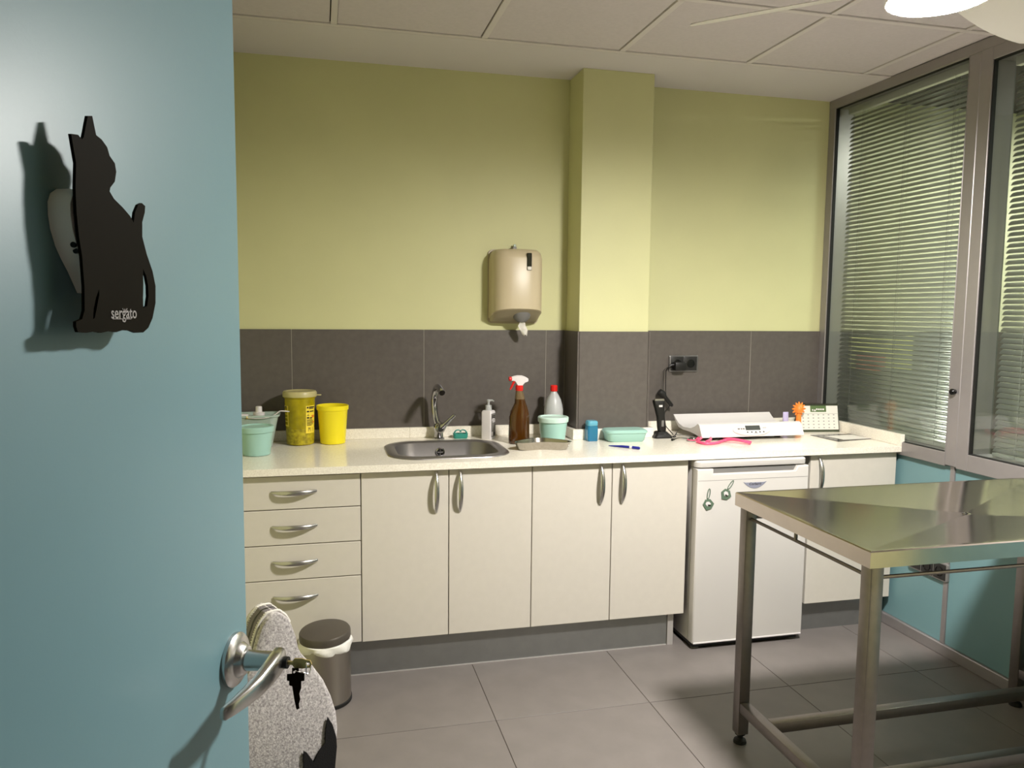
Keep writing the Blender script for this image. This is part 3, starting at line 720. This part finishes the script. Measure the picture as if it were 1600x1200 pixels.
obj('body', loft(BM(), [oval(.014, .014, .018), oval(.015, .014, .03), oval(.0155, .012, .055), oval(.016, .004, .085), oval(.016, .0015, .094)]), 'purple', t, True)
obj('cap', lathe([(.013, 0), (.0145, .002), (.0145, .016), (.012, .018)], 18), 'white_plastic', t, True)
def card(label, px, m, lift, th=.0012):
    pts = [on_z(x, y, CT+lift) for x, y in px]
    c = sum(pts, V(0, 0, 0))/4
    t_ = obj('leaflet', plate([[p-c for p in pts]], (0, 0, th)), m, None, False, c)
    return t_
t = tag(card('', ((1266, 680), (1310, 690), (1364, 685.5), (1334, 677.5)), 'black_gloss', .0005, .0015), 'dark glossy leaflet lying under the pale one on the worktop end', 'leaflet')
t = tag(card('', ((1289, 681.5), (1318, 687), (1362, 685), (1332, 679.5)), 'paper', .0022, .001), 'pale leaflet lying on top of a dark one on the worktop end', 'leaflet')

# ---------------- paper towel dispenser
t = thing('towel_dispenser', 'glossy beige centre-pull paper towel dispenser on the green wall', 'dispenser', (.908, YB-TT*0, 1.42))
hw = .122
def dsec(z, w_, dep, y0=0, n=20):
    pts = [V(-w_, -y0, z)]
    for i in range(n+1):
        a = PI-PI*i/n
        c, s = math.cos(a), math.sin(a)
        pts.append(V(w_*math.copysign(abs(c)**.62, c), -y0-.022-(dep-.022)*abs(s)**.62, z))
    pts.append(V(w_, -y0, z)); return pts
obj('back_plate', loft(BM(), [[V(p.x, 0, p.y+.172) for p in rrect(hw*2+.006, .352, .022)], [V(p.x, -.012, p.y+.172) for p in rrect(hw*2+.006, .352, .022)]]), 'beige_dark', t, True)
def slant(r, z0): return [V(p.x, p.y, z0+.30*(-p.y)) for p in r]
cv = obj('cover', loft(BM(), [slant(dsec(0, hw-.003, .142, .012), .016), slant(dsec(0, hw, .150, .012), .019), dsec(.300, hw, .150, .012), dsec(.328, hw-.006, .138, .012), dsec(.343, hw-.020, .115, .012), dsec(.347, hw-.045, .08, .012)]), 'beige_plastic', t, True)
obj('chin', loft(BM(), [dsec(.006, hw-.010, .055, .0), slant(dsec(0, hw-.006, .100, .0), .004), slant(dsec(0, hw-.004, .140, .012), .0155)]), 'beige_dark', t, True)
obj('window', bx(.027, .050, -.166, -.150, .245, .325, .003), 'dark_window', t)
obj('paper_level', bx(.029, .048, -.1675, -.160, .247, .262, .001, 1), 'paper', t)
obj('lock', bx(-.010, .010, -.035, -.012, .346, .362, .003), 'grey_plastic', t); obj('lock_tab', bx(-.004, .008, -.028, -.020, .360, .374, .002), 'clear_lid', t)
bm = loft(BM(), [ring(.046, .052, 28, .022, -.095, .040), ring(.040, .022, 28, .022, -.092, .034), ring(.020, .004, 28, .022, -.090, .018), ring(.014, .004, 28, .022, -.090, .012)]); obj('nozzle', bm, 'grey_plastic', t, True)
rings = []
for i, (z, x, wd, th) in enumerate(((.012, .022, .010, .006), (-.002, .026, .014, .006), (-.018, .024, .020, .003), (-.034, .034, .019, .005), (-.050, .038, .012, .003), (-.058, .042, .006, .002))):
    rings.append([V(x+wd*math.cos(a)*1.0, -.092+th*math.sin(a)+.005*math.sin(a*3+i), z+.004*math.sin(a*2+i)) for a in [2*PI*j/14 for j in range(14)]])
tag(obj('towel_tail', loft(BM(), rings), 'paper', t, True), 'end of white paper towel', 'paper')
t.children[-1].pop('category', None) if 'category' in t.children[-1] else None
for c_ in t.children:
    if 'category' in c_: del c_['category']

# ---------------- fridge
FX0, FX1, FYf = 1.566, 2.108, 3.02
t = thing('fridge', 'white under-counter fridge with two cat magnets on its door', 'fridge', ((FX0+FX1)/2, 3.35, 0))
cxf = (FX0+FX1)/2; hwF = (FX1-FX0)/2
def fb(name, x0, x1, y0, y1, z0, z1, m, bev=.004, par=None): return obj(name, bx(x0, x1, y0-3.35, y1-3.35, z0, z1, bev), m, par or t, True)
fb('body', -hwF+.002, hwF-.002, 3.072, 3.64, .028, .812, 'fridge_white', .003)
fb('base', -hwF+.010, hwF-.010, FYf+.022, 3.62, .006, .030, 'black', .003)
for sx in (-.24, .24):
    for sy in (3.06, 3.55): obj('foot', lathe([(.018, 0), (.018, .006)], 14, sx, sy-3.35), 'grey_plastic', t)
fb('door_gasket', -hwF+.010, hwF-.010, 3.064, 3.073, .040, .802, 'grey_plastic', 0)
# door with a grip recess cut along its top
gx0, gx1 = -.195, .205
out = [V(-hwF, 0, .032), V(hwF, 0, .032), V(hwF, 0, .806), V(gx1+.012, 0, .806), V(gx1, 0, .784), V(gx0, 0, .784), V(gx0, 0, .806), V(-hwF, 0, .806)]
bm = plate([[p+V(0, FYf-3.35, 0) for p in out]], (0, .043, 0))
es = [e for e in bm.edges if all(abs(v.co.y-(FYf-3.35)) < 1e-5 for v in e.verts) and len(e.link_faces) == 2 and e.calc_face_angle(0) > .5]
bmesh.ops.bevel(bm, geom=es, offset=.006, segments=3, affect='EDGES', profile=.5)
dr = obj('door', bm, 'fridge_white', t, True)
fb('grip_recess', gx0-.002, gx1+.014, FYf+.018, FYf+.043, .782, .806, 'grey_plastic', 0, dr)
fb('door_seam', -hwF+.004, hwF-.004, FYf-.0004, FYf+.004, .7555, .7570, 'ink_soft', 0, dr)
fb('door_edge', -hwF+.004, hwF-.004, FYf-.003, FYf+.02, .029, .036, 'white_plastic', .002, dr)
tl = loft(BM(), [rrect(hwF*2, .60, .030, .812, 0, -.02), rrect(hwF*2+.002, .604, .032, .816, 0, -.02), rrect(hwF*2+.002, .604, .032, .834, 0, -.02), rrect(hwF*2-.012, .59, .028, .8405, 0, -.02)])
obj('top', tl, 'fridge_white', t, True)
# brand badge: silver crescent and name
cres = [V(.058*math.cos(a), 0, .062+.080*math.sin(a)*1.0-.0) for a in [PI+.62+(PI-1.24)*i/14 for i in range(15)]]
top_ = [V(.047*(1-2*i/8), 0, .0135) for i in range(9)]
bp = [V(.057*(-1+2*i/14), 0, .0165-.030*(1-(-1+2*i/14)**2)) for i in range(15)]+[V(.045*(1-2*i/8), 0, .0135) for i in range(9)]
bd = obj('badge', plate([[p+V(.005, FYf-3.35-.0015, .727) for p in bp]], (0, .0017, 0)), 'badge_silver', dr)
me = text_mesh('Corberó', .0165, .0004, .25); n_ = mesh_obj('brand_name', me, 'ink', bd, (.005, FYf-3.35-.002, .7335)); n_.rotation_euler = (PI/2, 0, 0)
def magnet(label, px, rot):
    p = on_y(px[0], px[1], FYf)
    m = thing('fridge_magnet', label, 'magnet', (p.x, FYf, p.z), group='cat magnets on the fridge'); m.rotation_euler = (0, rot, 0); m.scale = (1.25, 1, 1.25)
    pa = [V(-.020, -.0005, -.012), V(-.004, -.0005, -.030), V(.014, -.0005, -.022), V(.021, -.0005, -.004), V(.004, -.0005, .010), V(-.014, -.0005, .006)]
    bd = obj('patch', plate([pa], (0, -.004, 0)), 'magnet_green', m)
    obj('paper_inset', plate([[V(p_.x*.50-.002, -.0045, p_.z*.42-.003) for p_ in pa]], (0, -.0008, 0)), 'white_plastic', bd)
    obj('picture', plate([[V(p_.x*.34+.003, -.0053, p_.z*.16-.010) for p_ in pa]], (0, -.0006, 0)), 'ink', bd)
    lp = [(-.006+.0055*math.sin(a)*(1 if a < PI else .7)-.004*math.cos(a)*0, -.003, .028+.018*math.cos(a)*-1) for a in [2*PI*i/14 for i in range(15)]]
    obj('strap', tube(lp, .0016, 6), 'magnet_green', m, True)
magnet('lower cat magnet with green strap nearer the fridge hinge edge', (1107, 784), .15)
magnet('upper cat magnet with green strap near the fridge badge', (1136, 769), .62)

# ---------------- pedal bin
t = thing('pedal_bin', 'small brushed steel bin with dark lid in front of the drawers', 'bin', (.004, 2.928, 0))
R_ = .094
obj('body', lathe([(R_-.004, .010), (R_, .012), (R_, .232), (R_-.004, .232), (R_-.004, .02), (.01, .018)], 48), 'bin_steel', t, True)
obj('base_ring', lathe([(R_+.001, 0), (R_+.003, .003), (R_+.003, .014), (R_, .016)], 48), 'rubber', t, True)
rings = []
for z, r0, amp in ((.209, .0005, .002), (.216, .004, .004), (.228, .006, .003), (.240, .004, .003), (.243, -.004, .002), (.236, -.010, .001)):
    rings.append([V((R_+r0+amp*math.sin(7*a+z*90)+amp*.6*math.sin(13*a))*math.cos(a), (R_+r0+amp*math.sin(7*a+z*90))*math.sin(a), z+(.005*math.sin(3*a+.8)+.004*math.sin(5*a) if z < .22 else 0)) for a in [2*PI*j/64 for j in range(64)]])
obj('bin_liner', loft(BM(), rings, False, False), 'liner', t, True)
ld = obj('lid', lathe([(R_-.002, 0), (R_+.001, .002), (R_+.001, .024), (R_-.003, .030), (R_-.012, .0325), (.01, .034)], 48), 'bin_lid', t, True, (0, .0, .246)); ld.rotation_euler = (.05, -.05, 0)
obj('pedal', bx(-.022, .022, -R_-.03, -R_+.004, .006, .012, .002), 'black', t)
obj('hinge', bx(-.025, .025, R_-.002, R_+.012, .20, .268, .003), 'black', t)

# ---------------- steel examination table
TX0, TX1, TY0, TY1, TH = 1.358, 2.590, 1.672, 2.345, .875
t = thing('exam_table', 'brushed stainless steel examination table with dished top', 'table', ((TX0+TX1)/2, (TY0+TY1)/2, 0))
tx, ty = (TX1-TX0)/2, (TY1-TY0)/2
# dished top: four sloping facets meeting at a central drain
bm = BM()
def loop4(x, y, z): return [bm.verts.new(p) for p in ((-x, -y, z), (x, -y, z), (x, y, z), (-x, y, z))]
a = loop4(tx, ty, TH-.045); b = loop4(tx, ty, TH-.003); c = loop4(tx-.003, ty-.003, TH); d = loop4(tx-.014, ty-.014, TH); e = loop4(.014, .014, TH-.020)
f_ = loop4(tx-.003, ty-.003, TH-.045); g_ = loop4(tx-.003, ty-.003, TH-.024)
for p, q in ((a, b), (b, c), (c, d), (d, e), (a, f_), (f_, g_)):
    for i in range(4): bm.faces.new((p[i], p[(i+1) % 4], q[(i+1) % 4], q[i]))
bm.faces.new(e); bm.faces.new(g_[::-1])
obj('top', bm, 'table_steel', t)
obj('drain', lathe([(.0125, TH-.0215), (.0125, TH-.0185), (.009, TH-.018), (.0085, TH-.0195), (.001, TH-.0195)], 20), 'chrome', t, True)
obj('drain_pipe', lathe([(.012, TH-.07), (.012, TH-.022)], 14), 'leg_steel', t)
lg = .020
lx, ly = tx-.014-lg, ty-.012-lg
for sx in (-1, 1):
    for sy in (-1, 1):
        l = obj('leg', bx(sx*lx-lg, sx*lx+lg, sy*ly-lg, sy*ly+lg, .036, TH-.026, .003), 'leg_steel', t, True)
        obj('foot', lathe([(.022, 0), (.0225, .004), (.020, .012), (.010, .018), (.009, .030), (.0175, .031), (.0175, .036)], 20, sx*lx, sy*ly), 'rubber', l, True)
for sx in (-1, 1):
    obj('stretcher', bx(sx*lx-.0175, sx*lx+.0175, -ly+lg, ly-lg, .118, .153, .002), 'leg_steel', t, True)
for y in (.155, -.165):
    obj('stretcher', bx(-lx+.0175, lx-.0175, y-.0175, y+.0175, .118, .153, .002), 'leg_steel', t, True)
rz = .793
for sy in (-1, 1):
    obj('rail', tube([(-lx+lg, sy*ly, rz), (lx-lg, sy*ly, rz)], .0055, 8), 'leg_steel', t, True)
    obj('rail_post', tube([(-lx*.15 if sy < 0 else 0, sy*ly, rz), (-lx*.15 if sy < 0 else 0, sy*ly, TH-.03)], .0055, 8), 'leg_steel', t, True)
for sx in (-1, 1):
    obj('rail', tube([(sx*lx, -ly+lg, rz), (sx*lx, ly-lg, rz)], .0055, 8), 'leg_steel', t, True)
    obj('rail_post', tube([(sx*lx, .035, rz), (sx*lx, .035, TH-.03)], .0055, 8), 'leg_steel', t, True)

# ---------------- triple socket on the partition
t = thing('triple_socket', 'black triple wall socket low on the turquoise partition', 'socket', (XR-.008, 2.855, .365))
obj('frame', loft(BM(), [[V(0, p.x, p.y) for p in rrect(.232, .084, .010)], [V(-.010, p.x, p.y) for p in rrect(.232, .084, .010)], [V(-.013, p.x, p.y) for p in rrect(.226, .078, .008)]]), 'grey_plastic', t, True)
for y in (-.073, 0, .073):
    s = obj('socket_plate', bx(-.0155, -.010, y-.034, y+.034, -.034, .034, .002), 'socket', t)
    k = lathe([(.020, 0), (.0215, .003), (.0195, .0035), (.019, .0005)], 24); bmesh.ops.transform(k, matrix=Matrix.Rotation(-PI/2, 4, 'Y'), verts=k.verts[:])
    obj('socket_ring', k, 'black_gloss', s, True, (-.0155, y, 0))

# ---------------- ceiling fan with light
t = thing('ceiling_fan', 'white three-blade ceiling fan with round light dome', 'ceiling fan', (LAMP_POS.x, LAMP_POS.y, ZC))
zz0 = LAMP_POS.z-ZC
obj('canopy', lathe([(.070, -.0), (.070, -.02), (.045, -.055), (.020, -.065)], 32), 'fan_white', t, True)
obj('rod', lathe([(.014, -.23), (.014, -.05)], 16), 'fan_white', t)
obj('motor', lathe([(.03, zz0+.145), (.065, zz0+.130), (.072, zz0+.11), (.072, zz0+.075), (.055, zz0+.058), (.03, zz0+.056)], 36), 'fan_white', t, True)
obj('light_fitting', lathe([(.04, zz0+.060), (.085, zz0+.040), (.118, zz0+.012), (.122, zz0-.001), (.1205, zz0-.003), (.05, zz0+.004)], 40), 'fan_white', t, True)
dome = obj('light_dome', lathe([(.119, zz0-.002), (.112, zz0-.0045), (.08, zz0-.0075), (.04, zz0-.009), (.001, zz0-.0095)], 36), 'lamp_glow', t, True)
for kk in range(3):
    az = math.radians(139-120*kk)
    bm = BM(); n = 12; rings = []
    R0, R1 = .19, .615; pitch = math.radians(-17); zb = 2.292-ZC
    for i in range(n+1):
        s = i/n; r = R0+(R1-R0)*s
        wd = (.050+.024*math.sin(PI*min(1, s*.75+.1)))*(1 if s < .82 else math.sqrt(max(.02, 1-((s-.82)/.185)**2)))
        z = zb-.008*s
        sec = []
        for u, th in ((-1, 0), (-.5, .004), (0, .0055), (.5, .004), (1, 0), (.5, -.003), (0, -.002), (-.5, -.003)):
            sec.append(V(r, u*wd*math.cos(pitch), z+u*wd*math.sin(pitch)+th))
        rings.append(sec)
    loft(bm, rings)
    bl = obj('blade', bm, 'fan_white', t, True); bl.rotation_euler = (0, 0, az)
    arm = obj('blade_arm', tube([(.055, 0, zz0+.085), (.11, 0, zz0+.078), (.16, 0, zb+.012), (.23, 0, zb+.004)], [.016, .014, .015, .018], 10, flat=.35), 'fan_white', bl, True)

# ---------------- the open turquoise door
AZ = math.radians(20)
D = V(math.sin(AZ), math.cos(AZ), 0); N = V(math.cos(AZ), -math.sin(AZ), 0); HP = V(-.121, 1.09, 1.0)
hinge = HP-D*.80
# local frame of the door: x along D, y along -N (into the slab), z up
t = thing('door_1', 'open turquoise door at the left with lever handle', 'door', (hinge.x, hinge.y, 0), math.atan2(D.y, D.x), kind='structure')
obj('leaf', bx(0, .80+.0435, 0, .040, .008, 2.06, .0025), 'turquoise', t, True)
obj('latch', bx(.80+.0435, .80+.0445, .010, .030, .93, 1.07), 'satin_metal', t)
for side in (1, -1):
    hroot = lathe([(.0365, 0), (.0365, .005), (.034, .008), (.024, .011), (.020, .018), (.017, .020)], 40)
    bmesh.ops.transform(hroot, matrix=Matrix.Rotation(PI/2 if side > 0 else -PI/2, 4, 'X'), verts=hroot.verts[:])
    h = obj('door_handle', hroot, 'satin_metal', t, True, (.80, 0 if side > 0 else .040, 1.0))
    s = -side
    obj('neck', tube([(0, s*.016, 0), (0, s*.035, 0), (0, s*.058, 0), (0, s*.066, 0)], [.0145, .0135, .0140, .0130], 20), 'satin_metal', h, True)
    bm = BM(); secs = []
    for u, z, y0, hh, th in ((.017, .0, .060, .012, .007), (.012, .0, .061, .0155, .0095), (-.01, 0, .063, .0165, .0095), (-.035, -.001, .064, .0155, .009), (-.06, -.003, .063, .0135, .008), (-.085, -.006, .058, .0115, .007), (-.108, -.010, .050, .0095, .0055), (-.119, -.012, .045, .0085, .0045), (-.121, -.0125, .044, .006, .003)):
        sg = lambda v: math.copysign(abs(v)**.6, v)
        secs.append([V(u, s*y0+th*sg(math.cos(a)), z+hh*sg(math.sin(a))) for a in [2*PI*j/20 for j in range(20)]])
    obj('lever', loft(bm, secs), 'satin_metal', h, True)

# key in the lock with a key-shaped tag
def dpt(s, n, z): return HP+D*s+N*n+V(0, 0, z)
base = dpt(0, .070, -.0)
t = thing('key', 'brass key in the door handle with a black key-shaped tag', 'key', base)
def rel(p): return Vector(p)-base
obj('lock_cylinder', tube([rel(dpt(0, .062, 0)), rel(dpt(0, .078, 0))], .008, 16), 'black', t, True)
obj('shank', tube([rel(dpt(0, .076, 0)), rel(dpt(0, .086, 0))], .0028, 10), 'brass', t, True)
bw = [(.084, .003), (.087, .0065), (.098, .0070), (.104, .0055), (.109, .0050), (.111, .0), (.109, -.0050), (.104, -.0055), (.098, -.0070), (.087, -.0065), (.084, -.003)]
hl = [(.1055+.0028*math.cos(a), .0028*math.sin(a)) for a in [2*PI*i/10 for i in range(10)]]
obj('bow', plate([[rel(dpt(-.001, n_*1.0, z_)) for n_, z_ in bw], [rel(dpt(-.001, n_, z_)) for n_, z_ in hl]], D*.0022), 'brass', t)
ringc = dpt(0, .1062, -.006)
obj('key_ring', tube([rel(ringc+D*(.0085*math.cos(a))+V(0, 0, .0085*math.sin(a))) for a in [2*PI*i/18 for i in range(19)]], .0008, 6), 'satin_metal', t, True)
tp = [(708, 580), (748, 580), (748, 608), (783, 610), (783, 655), (763, 658), (763, 700), (751, 735), (757, 770), (748, 800), (751, 828), (735, 836), (724, 790), (708, 690), (690, 685), (690, 657), (676, 655), (676, 618), (708, 615)]
th_ = [(712, 598), (720, 592), (732, 596), (730, 606), (720, 614), (712, 606)]
pn = V(.25, -.97, 0).normalized()
tagp = dpt(0, .1062, -.018)
def tpx(q): return on_plane(280+q[0]/4, 900+q[1]/4, tagp, pn)
tg = obj('tag', plate([[rel(tpx(q)) for q in tp], [rel(tpx(q)) for q in th_]], pn*-.003), 'black_acrylic', t)
obj('tag_link', tube([rel(ringc-V(0, 0, .0085)), rel(tpx((722, 592)))+pn*.0005], .0008, 6), 'satin_metal', t)

# ---------------- cat plaque on the door
OFF = .027
cat_px = [(111.2, 209), (122, 210.5), (128.5, 218), (131, 214), (137.3, 181), (144.2, 181), (147, 195), (150.3, 211), (159, 218), (167.6, 230), (171.4, 243.5), (179.5, 255), (181.8, 268.5), (179.5, 283.8),
          (172.6, 293), (171.4, 299), (178.3, 310.7), (191.8, 324), (203.3, 337.5), (209, 348), (211, 332), (216, 320), (221.7, 317.2), (227, 322), (226.3, 332), (222.4, 347), (222.4, 370), (229.3, 397),
          (238.5, 424), (243.1, 447), (243.1, 473.6), (238.5, 497), (232, 512), (224, 519.5), (212, 520), (203, 516.5), (191, 516), (182, 519), (170, 517.5), (158, 520), (147, 518), (135, 520), (122, 519),
          (119, 510), (119, 502.5), (128.5, 498.6), (132.3, 485), (132, 447), (128.5, 401), (123.5, 370), (119.7, 332), (118, 293), (119, 255), (115, 232)]
hole1 = [(223.5, 420), (228.5, 431), (231.5, 447), (232, 463), (230, 478), (224, 482), (223.5, 465), (224, 445)]
hole2 = [(154.8, 452), (155.2, 460), (152, 478), (148, 497), (145.3, 499), (146.5, 482), (150, 465)]
pc = HP+N*OFF
def dp(q, off): return on_plane(q[0], q[1], HP+N*off, N)
base = dp((175, 515), 0)
t = thing('cat_plaque', 'black cat silhouette plaque on a white bracket on the turquoise door', 'plaque', base)
obj('silhouette', plate([[dp(q, OFF)-base for q in lp] for lp in (cat_px, hole1, hole2)], N*-.0030), 'black_acrylic', t)
# white rounded bracket between door and plate
hb_px = [(94, 295), (84, 302), (80, 315), (80.5, 335), (84, 358), (92, 385), (101, 405), (111, 424), (126, 458)]
left = [dp(q, .004)-base for q in hb_px]
wide = [.030, .045, .052, .055, .053, .049, .045, .040, .026]
right = [p+D*wv for p, wv in zip(left, wide)]
outl = left+right[::-1]
c0 = sum(outl, V(0, 0, 0))/len(outl)
base_r = [p-N*.0035 for p in outl]
r1 = [p+N*.010 for p in outl]; r2 = [c0+(p-c0)*.94+N*.0165 for p in outl]; r3 = [c0+(p-c0)*.85+N*.0168 for p in outl]
obj('bracket', loft(BM(), [base_r, r1, r2, r3]), 'cream_shade', t, True)
for q in ((116, 382.5), (120, 392)):
    p = dp(q, .018)-base
    obj('vent_dot', tube([p-D*.002, p+D*.004], .0026, 10), 'black', t)
me = text_mesh('sergato', .0175, .0002, 0, .0002)
lg_ = mesh_obj('lettering', me, 'ink_pale', t)
p = dp((194, 489.5), OFF+.0004)-base
lg_.matrix_local = frame_matrix(p, D, V(0, 0, 1)) @ Matrix.Diagonal((.80, .92, 1, 1))
pp = [dp(q, OFF+.0003)-base for q in ((176, 497.6), (205, 497.6), (205, 499), (176, 499))]
obj('underline', plate([pp], N*.0003), 'ink_soft', t)
for q0, q1 in (((193, 485), (191.5, 482)), ((197, 485), (198.5, 482)), ((195, 485), (195, 482.5))):
    obj('whisker', tube([dp(q0, OFF+.0004)-base, dp(q1, OFF+.0004)-base], .0004, 5), 'white_plastic', t)

# ---------------- felt bag on a stool behind the door
beta = math.radians(28)
bn = V(math.sin(beta), -math.cos(beta), 0); be = V(math.cos(beta), math.sin(beta), 0)
b0 = CAM+ray(445, 1000)*1.70
SEAT = .418
rp = [(431, 957), (437.5, 957.8), (443, 960.5), (450, 966), (455.5, 976), (462.5, 995), (466, 1012), (470.5, 1021), (487, 1038), (505, 1062), (517, 1087), (525, 1112), (527.5, 1137), (526, 1162), (520, 1200)]
pts = [on_plane(x, y, b0, bn) for x, y in rp]
axis = on_plane(430, 960, b0, bn)
rr_ = [((p-axis).dot(be), p.z) for p in pts]
rr_ += [(rr_[-1][0]-.012, .465), (rr_[-1][0]-.035, .437), (rr_[-1][0]-.065, SEAT+.001)]
basez = SEAT
t = thing('felt_bag', 'grey felt zip bag with black cat applique behind the door', 'bag', (axis.x, axis.y, SEAT))
o0 = V(axis.x, axis.y, SEAT)
def bag_pt(s, z, n): return axis+be*s+bn*n+V(0, 0, z-axis.z)-o0
outl = [(s, z) for s, z in rr_]
full = outl+[(-s, z) for s, z in reversed(outl)][:-1]
TK = .080
cz_ = sum(z for s, z in full)/len(full)
def bag_ring(n, k): return [bag_pt(s*k, cz_+(z-cz_)*(1-(1-k)*.5) if z > SEAT+.01 else z, n) for s, z in full]
obj('body', loft(BM(), [bag_ring(0.004, .90), bag_ring(.002, .97), bag_ring(-.002, 1), bag_ring(-TK+.006, 1), bag_ring(-TK+.001, .96)]), 'felt', t, True)
# cat applique on the front face
ap = [(513, 1120), (520, 1131), (526, 1150), (527, 1166), (524, 1200), (521, 1214), (475.5, 1214), (475.5, 1200), (475, 1182), (475.5, 1173), (480, 1175), (491, 1190), (500, 1172), (509, 1160), (510, 1137)]
obj('cat_applique', plate([[on_plane(x-1.5, y, b0+bn*.006, bn)-o0 for x, y in ap]], bn*.003), 'felt_black', t)
# zip running over the narrow top
topc = [(-s, z) for s, z in rr_[1:7]][::-1]+rr_[1:5]
def zip_path(n, lift): return smooth_path([bag_pt(s*(1+lift*8), z+lift*.6, n) for s, z in topc], 4)
zt = BM(); pa = zip_path(-.014, .002); pb = zip_path(-TK+.020, .002)
loft(zt, [pa, [p+V(0, 0, .0012) for p in pa], [p+V(0, 0, .0012) for p in pb], pb], False, False, False)
z_ = obj('zip_tape', zt, 'zip_tape', t)
za, zb = zip_path(-.034, .0045), zip_path(-TK+.041, .0045)
zs = BM(); loft(zs, [za, zb], False, False, False); obj('zip_slit', zs, 'black', z_)
for nn in (-.012, -TK+.020):
    path = zip_path(nn, .004); obj('zip_edge', tube(path, .0030, 7), 'zip_teeth', z_, True)
    bm = BM(); acc = 0
    dense = smooth_path(path, 3)
    for p, q in zip(dense, dense[1:]):
        acc += (q-p).length
        if acc > .0042:
            acc = 0; s_ = -1 if nn == -.012 else 1
            bmesh.ops.create_cube(bm, size=1, matrix=Matrix.Translation(q+bn*(.0042*s_))@Matrix.Diagonal((.005, .0024, .0024, 1)))
    th = obj('zip_teeth', bm, 'zip_teeth', z_); th['kind'] = 'stuff'
q = zip_path(-.024, .006)[0]
pu = obj('zip_pull', tube([q, q+V(.002, -.004, -.008), q+V(.003, -.006, -.022)], [.005, .004, .0035], 8, flat=.5), 'zip_teeth', z_, True)
# stool
t = thing('stool', 'low round grey stool carrying the felt bag', 'stool', (axis.x+.0, axis.y+.015, 0))
obj('seat', lathe([(.10, SEAT-.05), (.125, SEAT-.045), (.128, SEAT-.016), (.118, SEAT-.003), (.08, SEAT-.001)], 36), 'stool', t, True)
obj('column', lathe([(.022, .05), (.022, .22), (.016, .22), (.016, SEAT-.05)], 20), 'chrome', t, True)
obj('base', lathe([(.15, 0), (.15, .008), (.06, .03), (.024, .05)], 36), 'chrome', t, True)

# put the empties of the built-in things at their bases
def rebase(name, loc):
    o = bpy.data.objects[name]; loc = Vector(loc); o.location = loc
    for c in o.children: c.location = c.location-loc
rebase('drawer_cabinet', (-.10, 3.36, ZD0)); rebase('sink_cabinet', (.496, 3.36, ZD0)); rebase('base_cabinet', (1.196, 3.28, ZD0)); rebase('wall_end_cabinet', (2.379, 3.36, .145))
rebase('worktop', (1.1, 3.37, CB))
